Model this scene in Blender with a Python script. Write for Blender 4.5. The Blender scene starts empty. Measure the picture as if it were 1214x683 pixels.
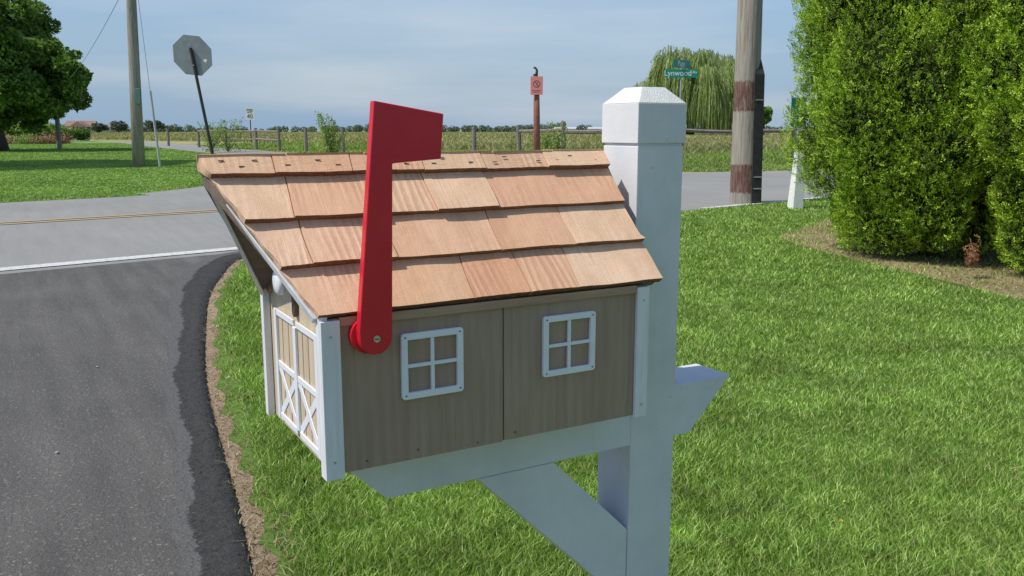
import bpy, bmesh, math, random
import numpy as np
from mathutils import Vector, Matrix
random.seed(7); rng = np.random.default_rng(11)
R = math.radians
scene = bpy.context.scene
COL = scene.collection

# ------------------------------------------------------------------ camera
CAM = (-0.2975, -0.9747, 1.0); YAW = 60.37; PITCH = 10.23; FPX = 1035.9
cd = bpy.data.cameras.new('camera'); cam = bpy.data.objects.new('camera', cd); COL.objects.link(cam)
cam.location = CAM; cam.rotation_euler = (R(90 - PITCH), 0, R(YAW - 90))
cd.sensor_width = 36; cd.lens = FPX / 1214 * 36; cd.clip_end = 6000; cd.clip_start = 0.02
scene.camera = cam
# ------------------------------------------------------------------ light
SUN_EL = 55.0
SUN_DIR = Vector((-math.cos(R(8)), math.sin(R(8)), 0)) * math.cos(R(SUN_EL)) + Vector((0, 0, math.sin(R(SUN_EL))))
sd = bpy.data.lights.new('sun', 'SUN'); sd.energy = 4.2; sd.angle = R(0.5); sd.color = (1.0, 0.96, 0.86)
sun = bpy.data.objects.new('sun', sd); COL.objects.link(sun)
sun.rotation_euler = SUN_DIR.to_track_quat('Z', 'Y').to_euler(); sun.location = (-20, 5, 30)
w = bpy.data.worlds.new('World'); scene.world = w; w.use_nodes = True
nt = w.node_tree; nt.nodes.clear()
sky = nt.nodes.new('ShaderNodeTexSky'); sky.sky_type = 'NISHITA'; sky.sun_disc = False
sky.sun_elevation = R(SUN_EL); sky.sun_rotation = math.atan2(SUN_DIR.x, SUN_DIR.y)
sky.air_density = 1.0; sky.dust_density = 0.7; sky.ozone_density = 3.5
tc = nt.nodes.new('ShaderNodeTexCoord'); mp = nt.nodes.new('ShaderNodeMapping'); mp.inputs['Scale'].default_value = (1.0, 1.0, 5.5)
nz = nt.nodes.new('ShaderNodeTexNoise'); nz.inputs['Scale'].default_value = 2.1; nz.inputs['Detail'].default_value = 7; nz.inputs['Roughness'].default_value = 0.55; nz.inputs['Distortion'].default_value = 0.3
cr = nt.nodes.new('ShaderNodeValToRGB'); cr.color_ramp.elements[0].position = 0.42; cr.color_ramp.elements[0].color = (0.04,)*3 + (1,); cr.color_ramp.elements[1].position = 0.75; cr.color_ramp.elements[1].color = (0.25,)*3 + (1,)
mx = nt.nodes.new('ShaderNodeMix'); mx.data_type = 'RGBA'
mx.inputs[7].default_value = (4.9, 6.0, 7.7, 1)
bg = nt.nodes.new('ShaderNodeBackground'); bg.inputs[1].default_value = 0.14; ow = nt.nodes.new('ShaderNodeOutputWorld')
L = nt.links.new
L(tc.outputs['Generated'], mp.inputs[0]); L(mp.outputs[0], nz.inputs['Vector']); L(nz.outputs[0], cr.inputs[0])
sx = nt.nodes.new('ShaderNodeSeparateXYZ'); L(tc.outputs['Generated'], sx.inputs[0]); mr = nt.nodes.new('ShaderNodeMapRange'); mr.inputs[1].default_value = 0.0; mr.inputs[2].default_value = 0.30; mr.inputs[3].default_value = 0.97; mr.inputs[4].default_value = 0.0
L(sx.outputs[2], mr.inputs[0]); mxx = nt.nodes.new('ShaderNodeMath'); mxx.operation = 'MAXIMUM'; L(mr.outputs[0], mxx.inputs[0]); L(cr.outputs[0], mxx.inputs[1])
c2 = nt.nodes.new('ShaderNodeValToRGB'); c2.color_ramp.elements[0].position = 0.45; c2.color_ramp.elements[0].color = (2.05, 3.0, 4.2, 1); c2.color_ramp.elements[1].position = 0.72; c2.color_ramp.elements[1].color = (4.0, 4.4, 4.9, 1)
mp2 = nt.nodes.new('ShaderNodeMapping'); mp2.inputs['Scale'].default_value = (1.0, 1.0, 9.0); mp2.inputs['Location'].default_value = (1.7, 0.4, 0.3); nz2 = nt.nodes.new('ShaderNodeTexNoise'); nz2.inputs['Scale'].default_value = 1.6; nz2.inputs['Detail'].default_value = 6
L(tc.outputs['Generated'], mp2.inputs[0]); L(mp2.outputs[0], nz2.inputs['Vector']); L(nz2.outputs[0], c2.inputs[0]); L(c2.outputs[0], mx.inputs[7])
L(mxx.outputs[0], mx.inputs[0]); L(sky.outputs[0], mx.inputs[6]); L(mx.outputs[2], bg.inputs[0]); L(bg.outputs[0], ow.inputs[0])
scene.view_settings.view_transform = 'Standard'; scene.view_settings.look = 'None'
scene.view_settings.exposure = 0.0; scene.view_settings.gamma = 1.0; scene.view_settings.use_curve_mapping = False
scene.render.engine = 'CYCLES'

# ------------------------------------------------------------------ helpers
FW = np.array([math.cos(R(YAW)), math.sin(R(YAW))]); RT = np.array([FW[1], -FW[0]])
def at(u, d, z=0.0):
    """world point on the ground plan: column u of the view, d metres ahead"""
    s = (u - 607) / FPX * (d*math.cos(R(PITCH)) - (z-1)*math.sin(R(PITCH)))
    return (CAM[0] + FW[0]*d + RT[0]*s, CAM[1] + FW[1]*d + RT[1]*s, z)
def tag(o, label=None, cat=None, group=None, kind=None):
    if label: o['label'] = label
    if cat: o['category'] = cat
    if group: o['group'] = group
    if kind: o['kind'] = kind
    return o
def empty(name, loc=(0, 0, 0), rz=0.0, **k):
    o = bpy.data.objects.new(name, None); COL.objects.link(o); o.location = loc; o.rotation_euler = (0, 0, rz); o.empty_display_size = 0.1
    return tag(o, **k)
def link(name, me, mat=None, parent=None, **k):
    o = bpy.data.objects.new(name, me); COL.objects.link(o)
    if mat:
        for m in (mat if isinstance(mat, (list, tuple)) else [mat]): me.materials.append(m)
    if parent: o.parent = parent
    return tag(o, **k)
class MB:
    def __init__(s): s.v = []; s.f = []
    def add(s, vs, fs):
        n = len(s.v); s.v += [tuple(map(float, p)) for p in vs]; s.f += [tuple(i + n for i in f) for f in fs]; return s
    def box(s, x0, x1, y0, y1, z0, z1):
        return s.add([(x0,y0,z0),(x1,y0,z0),(x1,y1,z0),(x0,y1,z0),(x0,y0,z1),(x1,y0,z1),(x1,y1,z1),(x0,y1,z1)],
                     [(0,3,2,1),(4,5,6,7),(0,1,5,4),(1,2,6,5),(2,3,7,6),(3,0,4,7)])
    def hexa(s, lo, hi):   # two quads lo/hi (4 points each)
        return s.add(list(lo)+list(hi), [(3,2,1,0),(4,5,6,7),(0,1,5,4),(1,2,6,5),(2,3,7,6),(3,0,4,7)])
    def prism(s, poly, f):   # poly 2d list, f maps (a,b,k) k in 0,1 -> 3d
        n = len(poly); vs = [f(a, b, 0) for a, b in poly] + [f(a, b, 1) for a, b in poly]
        return s.add(vs, [tuple(range(n-1, -1, -1)), tuple(range(n, 2*n))] + [(i, (i+1) % n, n+(i+1) % n, n+i) for i in range(n)])
    def tube(s, pts, rs, seg=10, cap=True):
        rings = []; pts = [Vector(p) for p in pts]
        if not isinstance(rs, (list, tuple)): rs = [rs]*len(pts)
        vs = []; fs = []
        for i, p in enumerate(pts):
            t = (pts[min(i+1, len(pts)-1)] - pts[max(i-1, 0)]).normalized()
            a = t.orthogonal().normalized() if i == 0 else (a - t*a.dot(t)).normalized()
            b = t.cross(a)
            for k in range(seg):
                an = 2*math.pi*k/seg; vs.append(p + (a*math.cos(an) + b*math.sin(an))*rs[i])
        for i in range(len(pts)-1):
            for k in range(seg): fs.append((i*seg+k, i*seg+(k+1) % seg, (i+1)*seg+(k+1) % seg, (i+1)*seg+k))
        if cap: fs.append(tuple(range(seg-1, -1, -1))); fs.append(tuple((len(pts)-1)*seg+k for k in range(seg)))
        return s.add(vs, fs)
    def build(s, name, mat=None, parent=None, bevel=0.0, smooth=False, seg=2, **k):
        me = bpy.data.meshes.new(name); me.from_pydata(s.v, [], s.f)
        bm = bmesh.new(); bm.from_mesh(me); bmesh.ops.recalc_face_normals(bm, faces=bm.faces)
        bm.to_mesh(me); bm.free(); me.update()
        if smooth:
            for p in me.polygons: p.use_smooth = True
        o = link(name, me, mat, parent, **k)
        if bevel:
            b = o.modifiers.new('bevel', 'BEVEL'); b.width = bevel; b.segments = seg; b.limit_method = 'ANGLE'; b.angle_limit = R(40)
        return o
def npmesh(name, V, F, mat=None, parent=None, smooth=False, **k):
    """V (n,3), F (m,k) int arrays"""
    me = bpy.data.meshes.new(name); n = len(V); m, c = F.shape
    me.vertices.add(n); me.vertices.foreach_set('co', np.asarray(V, np.float32).ravel())
    me.loops.add(m*c); me.loops.foreach_set('vertex_index', F.astype(np.int32).ravel())
    me.polygons.add(m); me.polygons.foreach_set('loop_start', np.arange(0, m*c, c, dtype=np.int32))
    try: me.polygons.foreach_set('loop_total', np.full(m, c, dtype=np.int32))
    except Exception: pass
    if smooth: me.polygons.foreach_set('use_smooth', np.ones(m, dtype=bool))
    me.update(calc_edges=True); me.validate()
    return link(name, me, mat, parent, **k)

# ---- materials
class NM:
    def __init__(s, name):
        s.m = bpy.data.materials.new(name); s.m.use_nodes = True; s.t = s.m.node_tree; s.b = s.t.nodes['Principled BSDF']; s.tc = None
    def n(s, typ, **k):
        x = s.t.nodes.new('ShaderNode' + typ)
        for a, b in k.items(): setattr(x, a, b)
        return x
    def l(s, a, b): s.t.links.new(a, b)
    def coord(s, scale=(1, 1, 1), rot=(0, 0, 0)):
        if not s.tc: s.tc = s.n('TexCoord')
        m = s.n('Mapping'); m.inputs['Scale'].default_value = scale; m.inputs['Rotation'].default_value = rot
        s.l(s.tc.outputs['Object'], m.inputs[0]); return m.outputs[0]
    def noise(s, scale, detail=4, rough=0.55, co=None, dist=0.0):
        x = s.n('TexNoise'); x.inputs['Scale'].default_value = scale; x.inputs['Detail'].default_value = detail
        x.inputs['Roughness'].default_value = rough; x.inputs['Distortion'].default_value = dist
        s.l(co if co is not None else s.coord(), x.inputs['Vector']); return x.outputs[0]
    def ramp(s, fac, stops):
        x = s.n('ValToRGB'); e = x.color_ramp.elements
        while len(e) < len(stops): e.new(0.5)
        for i, (p, c) in enumerate(stops):
            e[i].position = p; e[i].color = (*c, 1) if isinstance(c, tuple) else (c, c, c, 1)
        s.l(fac, x.inputs[0]); return x.outputs[0]
    def mix(s, fac, a, b, mode='MIX'):
        x = s.n('Mix', data_type='RGBA', blend_type=mode)
        for v, i in ((fac, 0), (a, 6), (b, 7)):
            if isinstance(v, (int, float)): x.inputs[i].default_value = v if i == 0 else (v, v, v, 1)
            elif isinstance(v, tuple): x.inputs[i].default_value = (*v, 1)
            else: s.l(v, x.inputs[i])
        return x.outputs[2]
    def island(s):
        return s.n('NewGeometry').outputs['Random Per Island']
    def bump(s, h, strength=0.3, dist=0.01, prev=None):
        x = s.n('Bump'); x.inputs['Strength'].default_value = strength; x.inputs['Distance'].default_value = dist
        s.l(h, x.inputs['Height'])
        if prev is not None: s.l(prev, x.inputs['Normal'])
        s.l(x.outputs[0], s.b.inputs['Normal']); return x.outputs[0]
    def fin(s, col=None, rough=0.6, metal=0.0, spec=0.5):
        if col is not None:
            if isinstance(col, tuple): s.b.inputs['Base Color'].default_value = (*col, 1)
            else: s.l(col, s.b.inputs['Base Color'])
        s.b.inputs['Roughness'].default_value = rough; s.b.inputs['Metallic'].default_value = metal
        s.b.inputs['Specular IOR Level'].default_value = spec
        return s.m
def simple(name, col, rough=0.6, metal=0.0, var=0.25, scale=20, bump=0.1):
    k = NM(name); c = k.ramp(k.noise(scale, 5), [(0.3, tuple(x*(1-var) for x in col)), (0.7, tuple(min(1, x*(1+var)) for x in col))])
    if bump: k.bump(k.noise(scale*3, 3), bump, 0.005)
    return k.fin(c, rough, metal)
def leafmat(name, dark, mid, light, trans=0.35, patch=1.5, rough=0.55, odd=None, oddp=0.95):
    k = NM(name); isl = k.island()
    c = k.ramp(isl, [(0.0, dark), (0.5, mid), (0.92, light)])
    c2 = k.ramp(k.noise(patch, 3), [(0.3, 0.72), (0.7, 1.22)])
    c = k.mix(1.0, c, c2, 'MULTIPLY'); c = k.mix(1.0, c, k.ramp(k.noise(patch*5, 3), [(0.32, 0.80), (0.68, 1.16)]), 'MULTIPLY')
    if odd:
        mth = k.n('Math', operation='GREATER_THAN'); k.l(isl, mth.inputs[0]); mth.inputs[1].default_value = oddp
        c = k.mix(mth.outputs[0], c, odd)
    k.fin(c, rough, 0, 0.25)
    tr = k.n('BsdfTranslucent'); ms = k.n('MixShader'); ms.inputs[0].default_value = trans
    g = k.mix(1.0, c, (1.15, 1.2, 0.55), 'MULTIPLY'); k.l(g, tr.inputs[0])
    out = k.t.nodes['Material Output']; k.l(k.b.outputs[0], ms.inputs[1]); k.l(tr.outputs[0], ms.inputs[2]); k.l(ms.outputs[0], out.inputs[0])
    return k.m
M = {}
# painted white wood
k = NM('white_paint'); c = k.ramp(k.noise(9, 6, 0.65), [(0.25, (0.60, 0.60, 0.62)), (0.6, (0.695, 0.695, 0.72))])
g = k.noise(1, 5, 0.6, k.coord((40, 40, 6))); c = k.mix(k.ramp(k.noise(1, 5, 0.7, k.coord((60, 60, 5))), [(0.58, 0.0), (0.75, 0.25)]), c, (0.50, 0.51, 0.50)); b = k.bump(g, 0.3, 0.004); k.bump(k.noise(160, 3, 0.5), 0.14, 0.002, b); M['white'] = k.fin(c, 0.42, 0, 0.45)
k = NM('white_trim'); g = k.noise(1, 4, 0.6, k.coord((120, 120, 12))); c = k.ramp(g, [(0.25, (0.62, 0.63, 0.64)), (0.6, (0.76, 0.77, 0.78))])
k.bump(g, 0.18, 0.003); M['trim'] = k.fin(c, 0.45)
k = NM('rough_white'); c = k.ramp(k.noise(30, 5), [(0.3, (0.70, 0.70, 0.67)), (0.6, (0.82, 0.82, 0.79))]); k.bump(k.noise(420, 5, 0.7), 0.7, 0.004); M['capwhite'] = k.fin(c, 0.6)
M['plastic'] = simple('white_plastic', (0.78, 0.79, 0.82), 0.3, 0, 0.04, 30, 0.03)
# painted siding with vertical grain
def siding(name, c0, c1, c2):
    k = NM(name); co = k.coord((70, 70, 5)); g = k.noise(1, 6, 0.65, co, 0.5); g2 = k.noise(1, 3, 0.5, k.coord((14, 14, 2.2)), 1.5)
    wv = k.n('TexWave', wave_type='BANDS', bands_direction='X'); wv.inputs['Scale'].default_value = 16; wv.inputs['Distortion'].default_value = 9; wv.inputs['Detail'].default_value = 3; wv.inputs['Detail Scale'].default_value = 0.6
    k.l(k.coord((1.3, 1.3, 0.35)), wv.inputs['Vector'])
    c = k.ramp(g, [(0.2, c0), (0.5, c1), (0.8, c2)]); c = k.mix(0.35, c, k.ramp(g2, [(0.3, c0), (0.7, c2)]))
    c = k.mix(0.16, c, k.ramp(wv.outputs[0], [(0.1, c0), (0.5, c1)]))
    c = k.mix(k.ramp(k.noise(1, 5, 0.7, k.coord((160, 160, 7))), [(0.56, 0.0), (0.72, 0.45)]), c, tuple(x*0.72 for x in c0)); b = k.bump(g, 0.8, 0.003); k.bump(wv.outputs[0], 0.6, 0.0014, b); return k.fin(c, 0.7, 0, 0.3)
M['siding'] = siding('tan_siding', (0.27, 0.19, 0.135), (0.38, 0.27, 0.195), (0.46, 0.34, 0.25))
M['cream'] = siding('cream_siding', (0.40, 0.32, 0.215), (0.56, 0.46, 0.33), (0.64, 0.54, 0.40))
# cedar shingles
k = NM('cedar'); isl = k.island()
base = k.ramp(isl, [(0.0, (0.68, 0.335, 0.195)), (0.3, (0.78, 0.475, 0.30)), (0.55, (0.83, 0.58, 0.40)), (0.8, (0.80, 0.515, 0.32)), (1.0, (0.72, 0.375, 0.225))])
va = k.n('VectorMath', operation='ADD'); cx = k.n('CombineXYZ'); mul = k.n('Math', operation='MULTIPLY'); mul.inputs[1].default_value = 37.0
k.l(isl, mul.inputs[0]); k.l(mul.outputs[0], cx.inputs[0]); k.l(mul.outputs[0], cx.inputs[2])
k.l(k.coord((1, 1, 1)), va.inputs[0]); k.l(cx.outputs[0], va.inputs[1])
def mapped(sc, rot=(0, 0, 0)):
    m = k.n('Mapping'); m.inputs['Scale'].default_value = sc; m.inputs['Rotation'].default_value = rot; k.l(va.outputs[0], m.inputs[0]); return m.outputs[0]
g = k.noise(1, 6, 0.7, mapped((230, 9, 9)), 0.8)
wv = k.n('TexWave', wave_type='BANDS', bands_direction='X'); wv.inputs['Scale'].default_value = 30; wv.inputs['Distortion'].default_value = 22; wv.inputs['Detail'].default_value = 3; wv.inputs['Detail Scale'].default_value = 0.28
k.l(mapped((1.0, 0.25, 0.25)), wv.inputs['Vector'])
msk = k.ramp(k.noise(1, 2, 0.5, mapped((5, 5, 5))), [(0.48, 0.0), (0.60, 1.0)])
wvm = k.n('Math', operation='MULTIPLY'); k.l(wv.outputs[0], wvm.inputs[0]); k.l(msk, wvm.inputs[1])
sm = k.noise(1, 3, 0.5, mapped((9, 3, 3)), 1.0)
c = k.mix(1.0, base, k.ramp(g, [(0.2, 0.86), (0.55, 1.0), (0.85, 1.07)]), 'MULTIPLY')
c = k.mix(k.ramp(wvm.outputs[0], [(0.55, 0.0), (0.95, 0.30)]), c, (0.46, 0.22, 0.115))
blot = k.noise(1, 4, 0.6, mapped((26, 12, 12)), 0.5); c = k.mix(1.0, c, k.ramp(blot, [(0.3, (0.90, 0.86, 0.82)), (0.55, (1, 1, 1)), (0.75, (1.05, 1.07, 1.1))]), 'MULTIPLY')
spk = k.noise(900, 2, 0.6); c = k.mix(1.0, c, k.ramp(spk, [(0.35, 0.86), (0.6, 1.05)]), 'MULTIPLY')
c = k.mix(k.ramp(sm, [(0.62, 0.0), (0.82, 0.30)]), c, (0.50, 0.25, 0.13))
b = k.bump(g, 0.45, 0.0016); b = k.bump(wvm.outputs[0], 0.5, 0.0009, b); k.bump(k.noise(700, 2), 0.25, 0.001, b); M['cedar'] = k.fin(c, 0.72, 0, 0.25)
k = NM('cedar_end'); g = k.noise(1, 5, 0.6, k.coord((160, 160, 300))); c = k.ramp(g, [(0.3, (0.17, 0.065, 0.035)), (0.7, (0.34, 0.15, 0.085))]); k.bump(g, 0.6, 0.002); M['cedar_end'] = k.fin(c, 0.85)
k = NM('deck_wood'); g = k.noise(1, 5, 0.6, k.coord((10, 90, 90))); c = k.ramp(g, [(0.3, (0.17, 0.125, 0.095)), (0.7, (0.27, 0.205, 0.155))]); k.bump(g, 0.4, 0.002); M['deck'] = k.fin(c, 0.8)
k = NM('eave_wood'); g = k.noise(1, 5, 0.6, k.coord((10, 120, 120))); c = k.ramp(g, [(0.3, (0.33, 0.20, 0.125)), (0.7, (0.50, 0.33, 0.22))]); k.bump(g, 0.4, 0.002); M['fascia'] = k.fin(c, 0.8)
M['red'] = simple('red_plastic', (0.62, 0.009, 0.028), 0.38, 0, 0.10, 14, 0.12)
M['metal'] = simple('zinc', (0.55, 0.54, 0.52), 0.35, 0.9, 0.1, 200, 0.1)
M['bronze'] = simple('brown_metal', (0.12, 0.09, 0.07), 0.5, 0.5, 0.2, 100, 0.2)
M['staple'] = simple('staple_rust', (0.10, 0.06, 0.045), 0.6, 0.4, 0.2, 100, 0)
# ground
def asphalt(name, c0, c1, speck, sscale=260, bstr=0.5, big=1.2, patch=(0.8, 1.2)):
    k = NM(name); n1 = k.noise(sscale, 4, 0.75); n2 = k.noise(big, 5, 0.6); n3 = k.noise(sscale*0.35, 3, 0.7)
    vo = k.n('TexVoronoi'); vo.inputs['Scale'].default_value = sscale*0.9; k.l(k.coord(), vo.inputs['Vector'])
    c = k.ramp(n1, [(0.3, c0), (0.62, c1), (0.78, speck)]); c = k.mix(1.0, c, k.ramp(n2, [(0.3, patch[0]), (0.7, patch[1])]), 'MULTIPLY')
    c = k.mix(k.ramp(vo.outputs['Color'], [(0.80, 0.0), (0.92, 0.55)]), c, speck)
    st = k.noise(1, 4, 0.6, k.coord((9, 0.7, 1), (0, 0, R(-8)))); sa = 0.05 if name == 'old_asphalt' else 0.15; c = k.mix(1.0, c, k.ramp(st, [(0.35, 1-sa), (0.65, 1+sa)]), 'MULTIPLY')
    b = k.bump(n1, bstr, 0.004); k.bump(n3, bstr, 0.008, b); return k.fin(c, 0.85, 0, 0.3)
M['road'] = asphalt('old_asphalt', (0.225, 0.22, 0.208), (0.29, 0.285, 0.27), (0.38, 0.375, 0.35), 200, 0.3, 0.35, (0.88, 1.1))
M['drive'] = asphalt('new_asphalt', (0.072, 0.067, 0.062), (0.152, 0.143, 0.133), (0.34, 0.325, 0.30), 190, 1.0, 0.9, (0.82, 1.16))
M['edge'] = asphalt('edge_asphalt', (0.022, 0.022, 0.022), (0.052, 0.051, 0.05), (0.14, 0.14, 0.135), 130, 1.0, 3, (0.7, 1.2))
k = NM('edge_asphalt'); n1 = k.noise(130, 4, 0.75); at_ = k.n('Attribute', attribute_name='seal')
ce = k.ramp(n1, [(0.3, (0.026, 0.026, 0.026)), (0.62, (0.058, 0.057, 0.056)), (0.8, (0.15, 0.15, 0.145))]); cdv = k.ramp(n1, [(0.3, (0.078, 0.075, 0.072)), (0.62, (0.135, 0.13, 0.125)), (0.8, (0.25, 0.24, 0.23))])
ad = k.n('Math', operation='MULTIPLY_ADD'); k.l(k.noise(22, 6, 0.75), ad.inputs[0]); ad.inputs[1].default_value = 0.9; k.l(at_.outputs['Fac'], ad.inputs[2])
c = k.mix(k.ramp(ad.outputs[0], [(0.95, 0.0), (1.15, 1.0)]), cdv, ce); b = k.bump(n1, 0.9, 0.005); k.bump(k.noise(45, 3, 0.7), 0.8, 0.01, b); M['edge'] = k.fin(c, 0.85, 0, 0.3)
def paint(name, col, under, wear):
    k = NM(name); n = k.noise(26, 6, 0.75); c = k.mix(k.ramp(n, [(wear, 0.0), (wear+0.14, 1.0)]), under, col); k.bump(k.noise(200, 3), 0.3, 0.003); return k.fin(c, 0.7)
M['wline'] = paint('white_line_paint', (0.62, 0.62, 0.60), (0.3, 0.3, 0.3), 0.36)
M['yline'] = paint('yellow_line_paint', (0.50, 0.34, 0.13), (0.27, 0.26, 0.24), 0.40)
def soil(name, stops, scale, b=0.6):
    k = NM(name); n = k.noise(scale, 7, 0.7); c = k.ramp(n, stops); c = k.mix(1.0, c, k.ramp(k.noise(scale*0.08, 3), [(0.3, 0.75), (0.7, 1.2)]), 'MULTIPLY')
    k.bump(n, b, 0.02); return k.fin(c, 0.95, 0, 0.1)
M['turf'] = soil('turf_soil', [(0.3, (0.07, 0.12, 0.022)), (0.5, (0.12, 0.21, 0.04)), (0.72, (0.20, 0.27, 0.07))], 90)
M['far_turf'] = soil('far_turf', [(0.3, (0.15, 0.25, 0.06)), (0.5, (0.18, 0.29, 0.07)), (0.72, (0.22, 0.33, 0.09))], 5, 0.1)
M['dirt'] = soil('dirt', [(0.28, (0.17, 0.115, 0.07)), (0.5, (0.36, 0.265, 0.175)), (0.72, (0.54, 0.43, 0.31))], 45, 1.0)
M['mulch'] = soil('mulch', [(0.28, (0.14, 0.10, 0.06)), (0.5, (0.32, 0.25, 0.14)), (0.72, (0.48, 0.40, 0.24))], 30, 1.0)
M['field'] = soil('field', [(0.3, (0.22, 0.235, 0.09)), (0.5, (0.30, 0.29, 0.13)), (0.72, (0.37, 0.34, 0.18))], 0.9, 0.3)
M['stone'] = simple('pale_stone', (0.42, 0.40, 0.37), 0.8, 0, 0.3, 60, 0.4)
# foliage
M['blade'] = leafmat('grass_blade', (0.10, 0.19, 0.025), (0.255, 0.41, 0.06), (0.62, 0.76, 0.27), 0.38, 2.2, 0.4, (0.42, 0.36, 0.20), 0.975)
M['lawnfar'] = leafmat('mown_lawn', (0.20, 0.33, 0.07), (0.25, 0.38, 0.09), (0.33, 0.46, 0.14), 0.35, 0.3, 0.6)
M['straw'] = leafmat('straw', (0.22, 0.16, 0.08), (0.36, 0.28, 0.15), (0.48, 0.40, 0.24), 0.2, 5, 0.8)
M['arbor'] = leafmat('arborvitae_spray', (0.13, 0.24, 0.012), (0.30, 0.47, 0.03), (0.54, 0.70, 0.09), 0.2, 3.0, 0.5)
M['shade_spray'] = leafmat('shaded_inner_spray', (0.045, 0.08, 0.012), (0.09, 0.14, 0.02), (0.14, 0.19, 0.04), 0.12, 3.0, 0.8)  # dark green stands in for the shade inside the shrubs
M['deadspray'] = leafmat('dead_spray', (0.20, 0.08, 0.04), (0.34, 0.15, 0.07), (0.42, 0.22, 0.12), 0.2, 3, 0.8)
M['maple'] = leafmat('broad_leaf', (0.07, 0.15, 0.03), (0.13, 0.23, 0.045), (0.28, 0.40, 0.085), 0.38, 0.5)
M['willow'] = leafmat('willow_leaf', (0.22, 0.30, 0.10), (0.33, 0.41, 0.15), (0.44, 0.52, 0.23), 0.42, 0.2)
M['weed'] = leafmat('weed_leaf', (0.15, 0.26, 0.045), (0.25, 0.38, 0.08), (0.38, 0.48, 0.16), 0.35, 0.4, 0.6, (0.42, 0.36, 0.2), 0.9)
M['fieldg'] = leafmat('field_grass', (0.24, 0.27, 0.10), (0.34, 0.34, 0.15), (0.46, 0.43, 0.23), 0.3, 0.05, 0.7, (0.40, 0.33, 0.19), 0.8)
M['wood_far'] = leafmat('haze_tinted_trees', (0.09, 0.125, 0.09), (0.12, 0.16, 0.11), (0.16, 0.20, 0.14), 0.2, 0.01)  # distance haze painted into the leaf colour as paler, bluer greens
M['bark'] = simple('bark', (0.11, 0.085, 0.065), 0.9, 0, 0.4, 12, 0.6)
k = NM('pole_wood'); g = k.noise(1, 6, 0.7, k.coord((28, 28, 1.4)), 0.5); c = k.ramp(g, [(0.28, (0.16, 0.135, 0.115)), (0.5, (0.31, 0.275, 0.24)), (0.75, (0.43, 0.39, 0.345))]); k.bump(g, 0.8, 0.02); M['pole'] = k.fin(c, 0.9, 0, 0.15)
k = NM('stained_wood'); g = k.noise(1, 6, 0.7, k.coord((28, 28, 2.5)), 0.5); c = k.ramp(g, [(0.3, (0.085, 0.035, 0.032)), (0.6, (0.155, 0.062, 0.055)), (0.8, (0.27, 0.17, 0.14))]); k.bump(g, 0.7, 0.02); M['stain'] = k.fin(c, 0.85, 0, 0.15)
M['darkpole'] = simple('dark_conduit', (0.05, 0.042, 0.04), 0.8, 0, 0.3, 20, 0.2)
M['galv'] = simple('galvanised', (0.36, 0.37, 0.38), 0.5, 0.4, 0.15, 30, 0.1)
M['signback'] = simple('sign_back', (0.25, 0.27, 0.27), 0.45, 0.5, 0.14, 6, 0.1)
M['post_dark'] = simple('dark_post', (0.045, 0.038, 0.035), 0.7, 0.2, 0.3, 20, 0.2)
M['rust'] = simple('rusty_post', (0.25, 0.10, 0.065), 0.85, 0, 0.3, 15, 0.3)
M['pink'] = simple('faded_red_sign', (0.68, 0.25, 0.21), 0.6, 0, 0.08, 20, 0.05)
M['ink'] = simple('faded_ink', (0.22, 0.06, 0.06), 0.7, 0, 0.2, 40, 0)
M['green'] = simple('sign_green', (0.0, 0.235, 0.155), 0.4, 0, 0.08, 10, 0)
M['signwhite'] = simple('sign_white', (0.70, 0.72, 0.72), 0.5, 0, 0.05, 10, 0)
M['black'] = simple('sign_black', (0.05, 0.05, 0.055), 0.6, 0, 0.1, 10, 0)
M['fence'] = simple('weathered_rail', (0.20, 0.175, 0.15), 0.9, 0, 0.35, 14, 0.5)
M['wire'] = simple('wire', (0.25, 0.26, 0.27), 0.6, 0.3, 0.1, 10, 0)
M['roofbrown'] = simple('brown_roof', (0.27, 0.16, 0.125), 0.9, 0, 0.15, 2, 0)
M['housewall'] = simple('house_wall', (0.42, 0.37, 0.32), 0.9, 0, 0.1, 2, 0)
M['glass'] = simple('dark_window', (0.04, 0.045, 0.05), 0.2, 0, 0.1, 2, 0)
M['flower'] = simple('flower_red', (0.30, 0.15, 0.09), 0.8, 0, 0.3, 8, 0)

# ------------------------------------------------------------------ ground
def sheet(name, poly, z, mat, **k):
    bm = bmesh.new(); vs = [bm.verts.new((x, y, z)) for x, y in poly]
    f = bm.faces.new(vs); f.normal_update()
    if f.normal.z < 0: f.normal_flip()
    bmesh.ops.triangulate(bm, faces=[f]); me = bpy.data.meshes.new(name); bm.to_mesh(me); bm.free()
    return link(name, me, mat, kind='structure', **k)
def catmull(P, n=6):
    P = [np.array(p, float) for p in P]; out = []
    for i in range(len(P)-1):
        p0 = P[max(i-1, 0)]; p1 = P[i]; p2 = P[i+1]; p3 = P[min(i+2, len(P)-1)]
        for t in np.linspace(0, 1, n, endpoint=False):
            out.append(tuple(0.5*((2*p1) + (-p0+p2)*t + (2*p0-5*p1+4*p2-p3)*t*t + (-p0+3*p1-3*p2+p3)*t**3)))
    out.append(tuple(P[-1])); return out
def inpoly(x, y, poly):
    c = np.zeros(len(x), bool); n = len(poly); j = n-1
    for i in range(n):
        xi, yi = poly[i]; xj, yj = poly[j]
        t = ((yi > y) != (yj > y)) & (x < (xj-xi)*(y-yi)/(yj-yi+1e-12)+xi); c ^= t; j = i
    return c
near = lambda x: 6.44 + 0.188*(x - 1.36)
g2 = lambda u, d: at(u, d)[:2]
sheet('ground', [(-3000, -3000), (3000, -3000), (3000, 3000), (-3000, 3000)], -0.02, M['field'])
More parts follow.
